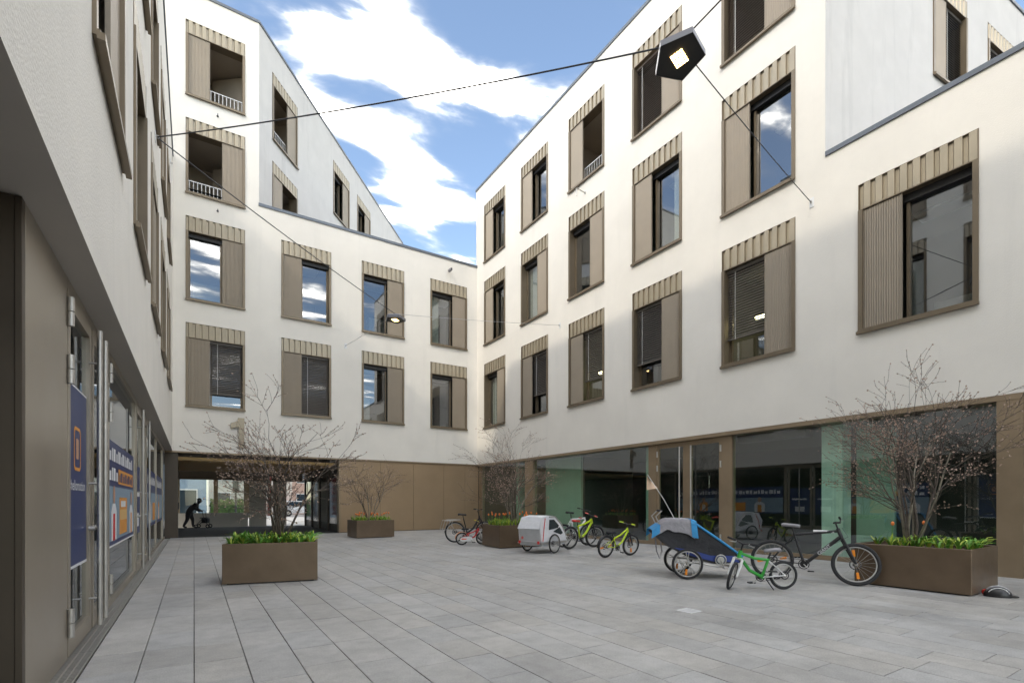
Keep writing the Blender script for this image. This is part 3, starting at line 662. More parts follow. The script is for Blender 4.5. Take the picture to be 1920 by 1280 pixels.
def ldoor(y0, y1, hy, hinge):
    t = 0.09; z1 = ZG-0.104; d = MB(); xa, xb = XLG-0.03, XLG+0.035
    d.box((xa,y0,0.015),(xb,y0+t,z1)); d.box((xa,y1-t,0.015),(xb,y1,z1)); d.box((xa,y0+t,0.015),(xb,y1-t,0.17)); d.box((xa,y0+t,z1-0.12),(xb,y1-t,z1))
    do = d.build('door', 'satin_panel', lb); MB().box((XLG-0.004,y0+t,0.17),(XLG+0.004,y1-t,z1-0.12)).build('pane', 'glass_shop', do)
    h_ = MB(); hx = XLG + 0.12; h_.tube([(hx,hy,0.08),(hx,hy,3.03)], 0.024, 14)
    for zz in (0.35,1.5,2.7): h_.tube([(hx,hy,zz),(xb,hy,zz)], 0.012, 8)
    h_.build('handle', 'steel', do)
    for zz in (0.30, 2.42, 2.9):
        for dz in (-0.062, 0.062): MB().tube([(xb+0.018,hinge,zz+dz-0.058),(xb+0.018,hinge,zz+dz+0.058)], 0.025, 12).build('hinge', 'steel', do)
    MB().tube([(xb,hy,1.05),(xb+0.05,hy,1.05)], 0.025, 10).build('lock', 'steel', do)
ldoor(5.51, 6.62, 6.47, 5.50); ldoor(6.70, 7.85, 6.84, 7.86)
lpost(6.625, 6.695, XLG+0.02, 'bronze_dark'); lpost(7.88, 7.96)
def lpane(a, b): MB().box((XLG-0.004,a,0.08),(XLG+0.004,b,ZG-0.102)).build('pane', 'glass_shop', lb)
lpane(7.96, 11.2)
lpost(11.2, 11.36); ldoor(11.38, 12.5, 11.55, 12.5); ldoor(12.55, 13.7, 13.1, 13.7); lpost(13.75, 13.9)
lpane(13.9, 17.2); lpost(17.2, 17.3); lpane(17.3, 20.6); lpost(20.6, 20.7); lpane(20.7, 21.9)
MB().box((XLG-0.05,7.96,0.0),(XLG+0.03,11.2,0.08)).build('base_rail', 'satin_panel', lb); MB().box((XLG-0.05,13.9,0.0),(XLG+0.03,21.9,0.08)).build('base_rail', 'satin_panel', lb)
m = MB(); m.quad((-6,YP+.1,0.004),(-6,21.9,0.004),(XLG-.06,21.9,0.004),(XLG-.06,YP+.1,0.004)); m.quad((-6,YP+.1,0),(-6,21.9,0),(-6,21.9,3.1),(-6,YP+.1,3.1)); m.quad((-6,21.95,0),(XLG,21.95,0),(XLG,21.95,3.1),(-6,21.95,3.1)); m.quad((-6,YP+.1,3.1),(-6,21.9,3.1),(XLG-.06,21.9,3.1),(XLG-.06,YP+.1,3.1)); m.build('interior', 'room_dark', lb)

# ------------------------------------------------------------------ posters on the left shopfront (flat prints)
def prt(parent, x, y0, y1, z0, z1, mname, name='print'):
    return MB().quad((x,y0,z0),(x,y1,z0),(x,y1,z1),(x,y0,z1)).build(name, mname, parent)
def sheet(x, y0, y1, z0, z1, mname, label, cat='poster', group=None):
    o = MB().box((x-0.002,y0,z0),(x,y1,z1)).build('poster', mname); tag(o, label, cat, group); return o
def lettering(parent, x, y0, y1, z, h, mname, widths, name='lettering'):
    m = MB(); y = y0; i = 0
    while y < y1:
        w_ = widths[i % len(widths)]; hh_ = h * (1.0 if i % 3 else 0.72)
        m.quad((x,y,z),(x,min(y+w_,y1),z),(x,min(y+w_,y1),z+hh_),(x,y,z+hh_)); y += w_ * 1.45; i += 1
    return m.build(name, mname, parent)
p1 = sheet(XLG+0.0095, 5.62, 6.52, 0.72, 2.36, 'navy_print', 'narrow navy poster with orange rounded square emblem on the nearest glass door')
e = XLG+0.0115
prt(p1, e, 5.62, 6.52, 0.72, 0.745, 'white_print', 'border'); prt(p1, e, 5.62, 6.52, 2.345, 2.36, 'white_print', 'border')
m = MB(); cy, cz, a, b, r_ = 6.05, 1.80, 0.155, 0.20, 0.06
def rr(a, b, r_, n=5):
    pts = []
    for (sx_, sy_, t0) in ((1,1,0),(-1,1,90),(-1,-1,180),(1,-1,270)):
        for i in range(n+1): t = R(t0 + 90*i/n); pts.append((sx_*(a-r_)+r_*math.cos(t), sy_*(b-r_)+r_*math.sin(t)))
    return pts
o_, i_ = rr(a, b, r_), rr(a-0.03, b-0.03, r_-0.02); nn = len(o_)
m._add([(e,cy+p[0],cz+p[1]) for p in o_] + [(e,cy+p[0],cz+p[1]) for p in i_], [(k,(k+1)%nn,nn+(k+1)%nn,nn+k) for k in range(nn)]); m.build('emblem', 'orange_print', p1)
m = MB(); m._add([(e,cy+p[0]*0.62,cz+p[1]*0.62) for p in rr(0.10,0.15,0.03)], [tuple(range(nn))]); m.build('emblem_mark', 'skin_print', p1)
t_ = obj('lettering', text_mesh('#hellomotion', 0.135, 'white_print'), p1); t_.rotation_euler = (R(90), 0, R(90)); t_.location = (e+0.001, 6.05, 1.46)
xi = XLG+0.0075
p2 = sheet(xi, 8.0, 11.15, 0.72, 2.12, 'navy_print', 'wide navy window poster with orange parcel and two figures between the door pairs')
e = xi+0.002
prt(p2, e, 8.0, 11.15, 0.72, 0.745, 'white_print', 'border')
prt(p2, e, 8.0, 11.15, 0.80, 1.52, 'blue_grey_print', 'picture')
lettering(p2, e, 8.15, 10.9, 1.86, 0.17, 'white_print', (0.16, 0.1, 0.2, 0.13, 0.08)); lettering(p2, e, 8.15, 9.0, 1.60, 0.17, 'white_print', (0.16, 0.1, 0.2))
prt(p2, e, 9.05, 11.0, 1.57, 1.78, 'orange_print', 'highlight'); lettering(p2, e+.001, 9.15, 10.9, 1.60, 0.14, 'navy_print', (0.1, 0.16, 0.08))
prt(p2, e+.001, 9.15, 10.1, 0.84, 1.38, 'orange_print', 'parcel'); prt(p2, e+.002, 9.2, 10.05, 1.05, 1.2, 'tan_print', 'parcel_band'); prt(p2, e+.002, 9.32, 9.9, 1.24, 1.33, 'white_print', 'parcel_label')
def figure(parent, x, y, z, s, shirt, apron):
    m = MB(); m._add([(x,y+a*s,z+b*s) for a, b in ((-.30,0),(.30,0),(.32,.45),(.16,.58),(-.16,.58),(-.32,.45))], [tuple(range(6))]); m.build('figure_body', shirt, parent)
    m = MB(); m._add([(x+.001,y+a*s,z+b*s) for a, b in ((-.13,0),(.13,0),(.11,.42),(-.11,.42))], [(0,1,2,3)]); m.build('figure_apron', apron, parent)
    m = MB(); m._add([(x+.001,y+.12*s*math.cos(t*.52),z+(.72+.15*math.sin(t*.52))*s) for t in range(12)], [tuple(range(12))]); m.build('figure_head', 'skin_print', parent)
figure(p2, e+.003, 8.55, 0.80, 0.85, 'white_print', 'red_print'); figure(p2, e+.003, 10.7, 0.80, 0.80, 'white_print', 'orange_print')
p3 = sheet(xi, 11.48, 12.4, 0.72, 2.0, 'navy_print', 'navy poster on the left leaf of the farther glass door pair'); prt(p3, e, 11.7, 12.15, 0.85, 1.1, 'white_print', 'print'); prt(p3, e, 11.62, 12.3, 1.42, 1.5, 'white_print', 'print')
p4 = sheet(xi, 12.66, 13.6, 0.72, 2.0, 'navy_print', 'navy poster on the right leaf of the farther glass door pair'); prt(p4, e, 12.9, 13.35, 0.85, 1.1, 'white_print', 'print'); prt(p4, e, 12.8, 13.5, 1.42, 1.5, 'white_print', 'print')
p5 = sheet(xi, 13.95, 17.15, 0.72, 2.1, 'navy_print', 'wide navy window poster with figure in white beyond the farther doors')
prt(p5, e, 13.95, 17.15, 0.80, 1.55, 'blue_grey_print', 'picture'); lettering(p5, e, 14.1, 17.0, 1.75, 0.2, 'white_print', (0.16, 0.1, 0.2, 0.13)); figure(p5, e+.003, 15.2, 0.80, 0.9, 'white_print', 'orange_print'); prt(p5, e+.001, 16.0, 16.9, 0.84, 1.3, 'orange_print', 'parcel')
p6 = sheet(xi, 17.35, 20.5, 0.72, 2.1, 'navy_print', 'farthest navy window poster next to the passage corner')
prt(p6, e, 17.35, 20.5, 0.80, 1.55, 'blue_grey_print', 'picture'); lettering(p6, e, 17.5, 20.3, 1.75, 0.2, 'white_print', (0.16, 0.1, 0.2, 0.13)); figure(p6, e+.003, 18.6, 0.80, 0.9, 'orange_print', 'white_print')
# red strip sign beside the passage end
rs = MB().box((3.46,30.86,0.55),(3.66,30.90,2.75)).build('banner_sign', 'pink_print'); tag(rs, 'tall narrow red and pink banner sign at the end of the passage', 'sign')
for i in range(9): MB().ellipsoid((3.56,30.855,0.75+i*0.23), (0.06,0.008,0.07), 8, 5).build('print', 'red_print' if i > 5 or i % 2 else 'white_print', rs)

# ------------------------------------------------------------------ street seen through the passage
def far_house(label, x0, x1, y, h, mname, ns, nw, name='town_house'):
    b = empty(name, (x0, y, 0), 0, label, 'building', 'houses across the street')
    MB().box((0,0,0),(x1-x0,8,h)).build('wall', mname, b)
    MB().box((-0.2,-0.25,h),(x1-x0+0.2,8.2,h+0.3)).build('roof', 'coping', b)
    for i in range(ns):
        for j in range(nw):
            xa = (x1-x0)*(j+0.28)/nw; wd = (x1-x0)*0.44/nw; za = 0.5 + i*3.0
            f_ = MB().box((xa-0.08,-0.06,za-0.08),(xa+wd+0.08,-0.002,za+1.78)).build('window', 'white_paint', b); MB().box((xa,-0.075,za),(xa+wd,-0.061,za+1.7)).build('pane', 'glass_far', f_)
    return b
far_house('pale blue house across the street seen at the left of the passage', -8.5, 0.8, 44, 9, 'facade_blue', 3, 4)
far_house('cream house across the street behind the hedge', 1.2, 8.6, 56, 10, 'facade_far', 3, 3)
far_house('pinkish house across the street at the right of the passage', 9.0, 19, 60, 10, 'facade_pink', 3, 4)
hd = MB()
for i in range(500):
    c = Vector((random.uniform(1.2,5.4), random.uniform(50,51.2), random.uniform(0.1,1.5)))
    u = Vector((random.gauss(0,1),random.gauss(0,1),random.gauss(0,1))).normalized()*0.16; w_ = u.orthogonal().normalized()*0.12
    hd.quad(c-u-w_, c+u-w_, c+u+w_, c-u+w_)
hd.box((1.25,50.1,0),(5.35,51.1,1.35)); ho = hd.build('hedge', 'hedge'); tag(ho, 'clipped green hedge across the street beyond the passage', 'hedge')
tl = empty('traffic_light', (2.6, 42.0, 0), 0, 'dark traffic light on a pole beyond the passage', 'traffic light')
MB().tube([(0,0,0),(0,0,2.2)], 0.07, 10).build('pole', 'lamp_face', tl); hb = MB().bevbox((-0.2,-0.16,2.0),(0.2,0.16,3.0), 0.03).build('signal_head', 'lamp_face', tl)
for i in range(3): MB().tube([(0,-0.16,2.2+i*0.3),(0,-0.26,2.2+i*0.3)], 0.11, 12).build('visor', 'lamp_face', hb)
def car(label, x, y, rz, body):
    c = empty('parked_car', (x, y, 0), rz, label, 'car')
    MB().prism([(-2.1,0.3),(2.1,0.3),(2.15,0.62),(1.9,0.82),(1.05,0.92),(0.45,1.42),(-1.2,1.45),(-1.95,0.95),(-2.15,0.8)], -0.85, 0.85, 'y').build('body', body, c)
    for sd in (-0.853, 0.853): MB().prism([(0.9,0.92),(0.42,1.34),(-1.1,1.36),(-1.65,0.95)], sd-0.004 if sd<0 else sd, sd if sd<0 else sd+0.004, 'y').build('side_window', 'glass_far', c)
    for wx in (-1.3, 1.35):
        for sd in (-0.8, 0.8):
            w_ = MB().torus((wx,sd,0.32), (0,1,0), 0.22, 0.1, 20, 8).build('wheel', 'rubber', c); MB().tube([(wx,sd-0.07,0.32),(wx,sd+0.07,0.32)], 0.17, 12).build('rim', 'steel', w_)
    return c
car('red car parked across the street beyond the passage', 9.3, 56.0, R(4), 'car_red')
car('white car parked in front of the red one beyond the passage', 8.6, 50.5, R(0), 'car_white')

# ------------------------------------------------------------------ people (skin modifier figures)
def person(label, loc, rz, joints, edges, radii, cloth, extra=None):
    root = empty('person', loc, rz, label, 'person')
    names = list(joints); me = bpy.data.meshes.new('body'); me.from_pydata([joints[n] for n in names], [(names.index(a), names.index(b)) for a, b in edges], [])
    me.materials.append(MATS[cloth]); o = obj('body', me, root)
    sk = o.modifiers.new('skin', 'SKIN'); sk.use_smooth_shade = True
    if not me.skin_vertices: me.attributes.new('x', 'FLOAT', 'POINT')
    lay = me.skin_vertices[0] if me.skin_vertices else None
    if lay:
        for i, n in enumerate(names): lay.data[i].radius = (radii[n][0]*1.25, radii[n][1]*1.25); lay.data[i].use_root = (n == 'pelvis')
    ss = o.modifiers.new('sub', 'SUBSURF'); ss.levels = 2; ss.render_levels = 2
    return root
def add_person(label, loc, rz, bend, walker):
    # x forward, y left
    J = {}
    b = bend
    J['pelvis'] = (0,0,0.86); J['waist'] = (0.10*b,0,1.02); J['chest'] = (0.34*b,0,1.24-0.05*b); J['neck'] = (0.50*b,0,1.42-0.10*b); J['headb'] = (0.56*b,0,1.49-0.10*b); J['head'] = (0.60*b,0,1.60-0.11*b)
    rad = {'pelvis': (.16,.14), 'waist': (.15,.13), 'chest': (.18,.14), 'neck': (.055,.055), 'headb': (.075,.08), 'head': (.095,.105)}
    E_ = [('pelvis','waist'),('waist','chest'),('chest','neck'),('neck','headb'),('headb','head')]
    for s_, st_ in ((1, 0.20), (-1, -0.20)):
        q = 'l' if s_ > 0 else 'r'
        J[q+'hip'] = (0,0.10*s_,0.82); J[q+'knee'] = (0.06+st_*0.5,0.11*s_,0.46); J[q+'ankle'] = (st_-0.03,0.11*s_,0.09); J[q+'toe'] = (st_+0.15,0.12*s_,0.04)
        J[q+'sho'] = (0.42*b,0.19*s_,1.36-0.08*b); 
        if walker: J[q+'elb'] = (0.40*b,0.25*s_,1.06); J[q+'wri'] = (0.55,0.24*s_,0.92); J[q+'hand'] = (0.62,0.24*s_,0.90)
        else: J[q+'elb'] = (0.36*b-0.02,0.25*s_,1.10); J[q+'wri'] = (0.10,0.26*s_,0.86); J[q+'hand'] = (0.12,0.26*s_,0.76)
        for n_, r_ in (('hip',.115),('knee',.075),('ankle',.05),('toe',.042),('sho',.075),('elb',.055),('wri',.038),('hand',.04)): rad[q+n_] = (r_, r_)
        E_ += [('pelvis',q+'hip'),(q+'hip',q+'knee'),(q+'knee',q+'ankle'),(q+'ankle',q+'toe'),('chest',q+'sho'),(q+'sho',q+'elb'),(q+'elb',q+'wri'),(q+'wri',q+'hand')]
    p = person(label, loc, rz, J, E_, rad, 'coat_dark')
    hx, hy, hz = J['head']
    MB().ellipsoid((hx-0.015,hy,hz+0.035), (0.115,0.10,0.10), 14, 8, -0.3).build('hair', 'hair', p)
    m = MB(); m.ellipsoid((hx+0.07,hy,hz-0.03), (0.045,0.07,0.09), 10, 6); m.ellipsoid((hx+0.118,hy,hz-0.035), (0.018,0.014,0.025), 6, 5); m.build('face', 'skin', p)
    return p
add_person('bent person in dark coat pushing a wheeled walker through the passage', (-0.22, 30.1, 0), R(-15), 0.85, True).scale = (0.93,)*3
rl = empty('walker', (-0.22 + 0.56*math.cos(R(-15)), 30.1 + 0.56*math.sin(R(-15)), 0), R(-15), 'black four-wheeled walker pushed by the bent person in the passage', 'walker')
for s_ in (-0.25, 0.25):
    m = MB(); m.tube([(-0.02,s_,0.90),(0.10,s_,0.86),(0.16,s_,0.50),(0.34,s_,0.14)], 0.014, 6); m.tube([(0.14,s_,0.52),(-0.18,s_,0.14)], 0.014, 6); m.build('side_frame', 'black_paint', rl)
    for wx in (0.34, -0.18): MB().torus((wx,s_,0.10), (0,1,0), 0.075, 0.024, 16, 6).build('wheel', 'rubber', rl)
m = MB(); m.box((-0.02,-0.24,0.50),(0.26,0.24,0.54)); m.box((0.05,-0.20,0.26),(0.32,0.20,0.49)); m.build('seat_bag', 'black_fabric', rl)
add_person('person in dark clothes standing in the street beyond the passage screen', (3.2, 38.5, 0), R(190), 0.25, False)

# ------------------------------------------------------------------ suspended lamps, wires, anchors
def lamp(loc, label, rz, s=0.36, tilt=(0,0)):
    L_ = empty('street_lamp', loc, rz, label, 'lamp', 'lamps hung on wires over the courtyard', rx=tilt[0], ry=tilt[1])
    pen = [(s*math.cos(R(90+72*i)), s*math.sin(R(90+72*i))) for i in range(5)]; pin = [(p[0]*0.975, p[1]*0.975) for p in pen]; pt = [(p[0]*0.80, p[1]*0.80) for p in pen]
    m = MB(); vs = [(*p, -0.06) for p in pen] + [(*p, 0.03) for p in pen] + [(*p, 0.075) for p in pt]
    m._add(vs, [(i,(i+1)%5,5+(i+1)%5,5+i) for i in range(5)] + [(5+i,5+(i+1)%5,10+(i+1)%5,10+i) for i in range(5)] + [(10,11,12,13,14)]); m.build('housing', 'lamp_shell', L_)
    MB().prism(pin[::-1], -0.054, -0.045, 'z').build('underside', 'lamp_face', L_)
    for i in range(5):
        for j in range(4):
            xx, yy = (i-2)*0.046, (j-1.5)*0.046
            MB().bevbox((xx-0.017,yy-0.017,-0.064),(xx+0.017,yy+0.017,-0.0545), 0.003).build('led', 'led', L_)
    MB().tube([(0,0,0.07),(0,0,0.16)], 0.02, 8).build('hanger', 'lamp_shell', L_)
    for i in (0, 2, 3): MB().tube([(pen[i][0]*0.9,pen[i][1]*0.9,0.03),(0,0,0.16)], 0.006, 6).build('stay', 'wire', L_)
    return L_
LP1, LP2 = Vector((5.78, 4.68, 7.62)), Vector((5.93, 16.9, 7.72))
lamp(LP1, 'nearer pentagonal lamp with glowing amber grid hung on wires at upper right', R(14), tilt=(R(-6), R(5)))
lamp(LP2, 'farther small pentagonal lamp hanging in front of the back facade windows', R(40))
def wire(a, b, sag, r, mname, label, n=18):
    a, b = Vector(a), Vector(b); pts = [a.lerp(b, i/n) - Vector((0,0,sag*4*(i/n)*(1-i/n))) for i in range(n+1)]
    o = MB().tube(pts, r, 6).build('suspension_wire', mname); tag(o, label, 'wire'); return o
def anchor(p, rz, label):
    A = empty('wire_anchor', p, rz, label, 'anchor', 'wire anchor plates on the facades')
    MB().bevbox((-0.05,-0.014,-0.11),(0.05,-0.001,0.11), 0.004).build('plate', 'white_paint', A)
    m = MB(); m.torus((0,-0.045,0), (1,0,0), 0.028, 0.009, 14, 6); m.tube([(0,-0.012,0.03),(0,-0.05,0.02)], 0.01, 6); m.build('eye', 'steel', A); return A
AL = Vector((XL, 12.25, 8.62)); t1, t2 = LP1 + Vector((0,0,0.16)), LP2 + Vector((0,0,0.16))
wire(AL + Vector((0.05,0,0)), t1, 0.10, 0.012, 'wire', 'dark thick wire from the left facade across the sky to the nearer lamp')
wire(AL + Vector((0.05,0,-0.02)), t2, 0.08, 0.012, 'wire', 'dark wire descending from the left facade to the farther small lamp')
wire(t1, (XR-0.045, 5.96, 8.17), 0.04, 0.009, 'wire', 'thin wire from the nearer lamp down to the right facade')
wire(t1, (5.6, -13.0, 9.4), 0.1, 0.010, 'wire', 'thin wire rising from the nearer lamp out of the top of the picture')
wire(t2, (XR-0.045, 15.3, 8.14), 0.03, 0.007, 'wire_pale', 'pale thin wire from the farther lamp to the right facade')
wire(t2, (5.51, YB-0.045, 8.04), 0.03, 0.007, 'wire_pale', 'pale thin wire from the farther lamp to the back facade')
anchor((XR, 5.96, 8.17), R(-90), 'white anchor plate on the right facade below the tall block corner')
anchor((XR, 15.3, 8.14), R(-90), 'white anchor plate on the right facade between second and third window columns')
anchor((5.51, YB, 8.04), 0, 'white anchor plate on the back facade between its middle windows')
anchor((XL, 12.25, 8.62), R(90), 'anchor on the left facade holding both dark wires')
anchor((XL, 19.6, 12.3), R(90), 'anchor high on the left facade near the back corner')
def hook(p, rz, label):
    H_ = empty('wall_hook', p, rz, label, 'hook', 'small hooks on the facades'); m = MB(); m.tube([(0,0,0),(0,-0.16,0.0),(0.0,-0.20,-0.03),(0.0,-0.20,-0.12)], 0.014, 6); m.build('arm', 'wire', H_); MB().tube([(0,-0.012,0),(0,0,0)], 0.04, 10).build('plate', 'wire', H_)
hook((0.76, YB, 12.35), 0, 'small dark hook on the plaster under the lower loggia opening')
hook((0.76, YB, 15.95), 0, 'small dark hook on the plaster between the two loggia openings')
hk = empty('wall_bracket', (XR, 13.83, 12.5), R(-90), 'small pale bracket on the right facade under the loggia opening', 'bracket')
MB().tube([(0,0,0),(-0.02,-0.35,0.05),(0.02,-0.42,0.02),(0.03,-0.42,-0.25)], 0.02, 6).build('arm', 'steel', hk); MB().tube([(0,-0.015,0),(0,0,0)], 0.05, 10).build('plate', 'steel', hk)
sec = empty('security_camera', (10.35, YB, 12.5), 0, 'small security camera on the back facade near the roof edge', 'camera')
MB().tube([(0,0,0),(0,-0.2,-0.05)], 0.02, 6).build('arm', 'steel_dull', sec); MB().bevbox((-0.05,-0.40,-0.13),(0.05,-0.10,-0.03), 0.01).build('body', 'lamp_shell', sec); MB().tube([(0,-0.40,-0.08),(0,-0.415,-0.08)], 0.035, 10).build('lens', 'lamp_face', sec)
# lit tube lamps inside two offices
for (y, z, lab) in ((7.2, 6.35, 'lit tube lamp inside the office behind the lowest window of the fifth column'), (13.6, 6.2, 'lit tube lamp inside the office behind the lowest window of the third column')):
    o = MB().tube([(XR+1.3,y+0.9,z+0.1),(XR+1.0,y-0.7,z-0.05)], 0.045, 8).build('tube_lamp', 'tube_light'); tag(o, lab, 'lamp')

# ------------------------------------------------------------------ planters, shrubs, bulbs
def planter(loc, rz, sx_, sy_, label):
    P = empty('planter', (loc[0], loc[1], 0), rz, label, 'planter', 'bronze metal planters')
    h_ = 0.65; t = 0.04; m = MB()
    m.bevbox((0,0,0.022),(sx_,t,h_),0.006); m.bevbox((0,sy_-t,0.022),(sx_,sy_,h_),0.006); m.bevbox((0,t+.001,0.022),(t,sy_-t-.001,h_-0.001),0.006); m.bevbox((sx_-t,t+.001,0.022),(sx_,sy_-t-.001,h_-0.001),0.006); m.build('box', 'planter_metal', P)
    MB().box((0.06,0.06,0.0),(sx_-0.06,sy_-0.06,0.021)).build('foot', 'lamp_face', P)  # black inset foot: contact shadow put into its colour and the gap
    n = 12; m = MB(); vs = []; fs = []
    for i in range(n+1):
        for j in range(n+1): vs.append((t+(sx_-2*t)*i/n, t+(sy_-2*t)*j/n, h_-0.07+random.uniform(-.015,.02)))
    for i in range(n):
        for j in range(n): a = i*(n+1)+j; fs.append((a,a+n+1,a+n+2,a+1))
    m._add(vs, fs, True); m.build('soil', 'soil', P); return P
def bulbs(P, sx_, sy_, n, lo, hi, spread, tul, label, light=0.35, zone=None):
    mb = MB()
    for i in range(n):
        bx, by = random.uniform(0.08, sx_-0.08), random.uniform(0.08, sy_-0.08)
        if zone and not zone(bx, by): continue
        for q in range(random.randint(6, 9)):
            mb.cm = 1 if random.random() < light else 0
            a = random.uniform(0, 6.283); hgt = random.uniform(lo, hi); rch = random.uniform(0.3, 1.0) * spread; w_ = random.uniform(0.012, 0.021); d = Vector((math.cos(a), math.sin(a), 0)); s_ = Vector((-d.y, d.x, 0)) * w_
            p = Vector((bx, by, 0.57)); pts = []
            for t_ in (0, .35, .7, 1.0): pts.append(p + d * rch * t_**1.7 + Vector((0, 0, hgt * (t_ - (0.42*t_**3) * min(1, rch/0.12)))))
            vs = []
            for t_, c in zip((0.8, 1.0, 0.75, 0.08), pts): vs += [c - s_*t_, c + s_*t_ + Vector((0,0,0.004))]
            mb._add(vs, [(0,1,3,2),(2,3,5,4),(4,5,7,6)], True)
        if random.random() < tul:
            mb.cm = 2; hh_ = random.uniform(hi*0.95, hi*1.25); c = (bx+random.uniform(-.03,.03), by+random.uniform(-.03,.03))
            mb.ellipsoid((c[0],c[1],0.57+hh_), (0.024,0.024,0.036), 7, 5); mb.cm = 0; mb.tube([(bx,by,0.57),(c[0],c[1],0.57+hh_-0.03)], 0.004, 4)
    o = mb.build('bulb_plants', ['leaf', 'leaf_light', 'tulip']); o.location = P.location; o.rotation_euler = P.rotation_euler; tag(o, label, 'plants', kind='stuff'); return o
def shrub(loc, H, spread, n_stem, seed, label, pale=0.3, budn=1.0, bias=(0,0)):
    rnd = random.Random(seed); T = empty('shrub_tree', (loc[0], loc[1], 0.58), 0, label, 'shrub', 'bare multi-stemmed shrubs in the planters')
    tw = MB(); bd = MB()
    def bud(p, d):
        d = d.normalized(); u = d.orthogonal().normalized(); l_ = rnd.uniform(0.018, 0.042); w_ = l_*0.30; a = rnd.uniform(0, 3.1); v = u*math.cos(a) + d.cross(u)*math.sin(a)
        q = (d + v*rnd.uniform(-.5,.5)).normalized(); v2 = q.cross(v).normalized() if q.cross(v).length > 1e-4 else v
        bd._add([p, p+q*l_*.5+v2*w_, p+q*l_, p+q*l_*.5-v2*w_, p+q*l_*.5+q.cross(v2)*w_, p+q*l_*.5-q.cross(v2)*w_], [(0,1,2,3),(0,4,2,5)], False)
    def grow(p, d, L_, r, lvl, mb):
        n = 5 if lvl == 0 else 4; pts = [p]; rs = [r]; dd = d.copy()
        for i in range(n):
            dd = (dd + Vector((rnd.gauss(0,.13),rnd.gauss(0,.13),rnd.gauss(0.03,.08)))).normalized(); p = p + dd*(L_/n); pts.append(p.copy()); rs.append(max(0.0022, r*(1-0.62*(i+1)/n)))
        mb.tube(pts, rs, 6 if lvl == 0 else (5 if lvl == 1 else 3), caps=lvl == 0)
        if lvl >= 2:
            for i in range(1, n+1):
                for _ in range(1 if rnd.random() < 0.5*budn else 0): bud(pts[i], (dd + Vector((rnd.gauss(0,.6),rnd.gauss(0,.6),rnd.gauss(0,.6)))))
            bud(pts[-1], dd)
        if lvl < 3:
            kids = {0: 6, 1: 4, 2: 3}[lvl]
            for q in range(kids):
                t_ = rnd.uniform(0.32 if lvl == 0 else 0.22, 1.0); i = min(n-1, int(t_*n)); fr = t_*n - i; b = pts[i].lerp(pts[i+1], fr)
                rel = Vector((b.x, b.y, 0)); rel = rel.normalized() if rel.length > .02 else Vector((0,0,0))
                side_ = Vector((rnd.gauss(0,1), rnd.gauss(0,1), rnd.gauss(0,.5))).normalized()
                nd = (dd*0.62 + side_*0.62 + rel*0.34 + Vector((0,0,0.05 if lvl else 0.1))).normalized()
                grow(b, nd, L_*rnd.uniform(0.42, 0.66), max(0.0026, rs[i]*rnd.uniform(.42,.62)), lvl+1, tw)
    for k_ in range(n_stem):
        a = 2*math.pi*(k_ + rnd.uniform(-.3,.3))/n_stem; out_ = rnd.uniform(0.08, 1.0)*spread
        d = Vector((math.cos(a)*out_ + bias[0], math.sin(a)*out_ + bias[1], 1.0)).normalized(); L_ = H*rnd.uniform(0.50, 0.72)
        mb = MB(); grow(Vector((math.cos(a)*0.06, math.sin(a)*0.06, 0)), d, L_, rnd.uniform(0.015, 0.024)*(H/2.4), 0, mb); mb.build('stem', 'bark_pale' if rnd.random() < pale else 'bark', T)
    o = tw.build('twigs', 'bark', T); tag(o, kind='stuff'); o = bd.build('buds', 'bud', T); tag(o, kind='stuff'); return T
PS = (1.40, 1.10)
def loc2(P, u, v):
    a = P.rotation_euler[2]; return (P.location.x + u*math.cos(a) - v*math.sin(a), P.location.y + u*math.sin(a) + v*math.cos(a))
P1 = planter((0.37, 9.06), R(-11), 1.40, 1.05, 'nearest planter at centre left with lush green blades and no flowers')
bulbs(P1, 1.40, 1.05, 115, 0.18, 0.36, 0.22, 0, 'dense strappy green bulb leaves filling the planter nearest the left shopfront')
shrub(loc2(P1, .78, .55), 2.35, 0.62, 8, 5, 'wide bare shrub with dark stems rising from the planter at centre left', pale=0.1)
P2 = planter((4.95, 18.2), R(2), 1.42, 1.15, 'distant planter with orange tulips before the bronze panel wall')
bulbs(P2, 1.42, 1.15, 60, 0.16, 0.28, 0.10, 0.45, 'orange tulips and leaves in the planter before the bronze panel wall', light=0.45)
shrub(loc2(P2, .65, .55), 2.3, 0.5, 6, 21, 'small bare shrub in the planter before the bronze panel wall', pale=0.3)
P3 = planter((7.27, 12.06), R(-3), 1.42, 1.12, 'middle planter with orange tulips beside the white bicycle trailer')
bulbs(P3, 1.42, 1.12, 80, 0.20, 0.36, 0.12, 0.30, 'yellow-green leaves and orange tulips in the planter beside the white trailer', light=0.6)
shrub(loc2(P3, .72, .5), 2.6, 0.36, 8, 33, 'dense pinkish budded shrub in the planter beside the white trailer', pale=0.6, budn=1.3)
P4 = planter((10.35, 2.44), R(90+1.5), 1.44, 1.28, 'largest-looking planter at the right beside the leaning mountain bike')
bulbs(P4, 1.44, 1.28, 52, 0.20, 0.36, 0.22, 0.12, 'sparse green leaves and few red tulips in the planter at the right', light=0.4, zone=lambda x, y: x < 0.95 or y > 0.7)
shrub(loc2(P4, .88, .68), 2.9, 0.34, 9, 44, 'tall bare shrub with pale stems in the planter at the right', pale=0.6, budn=1.2)

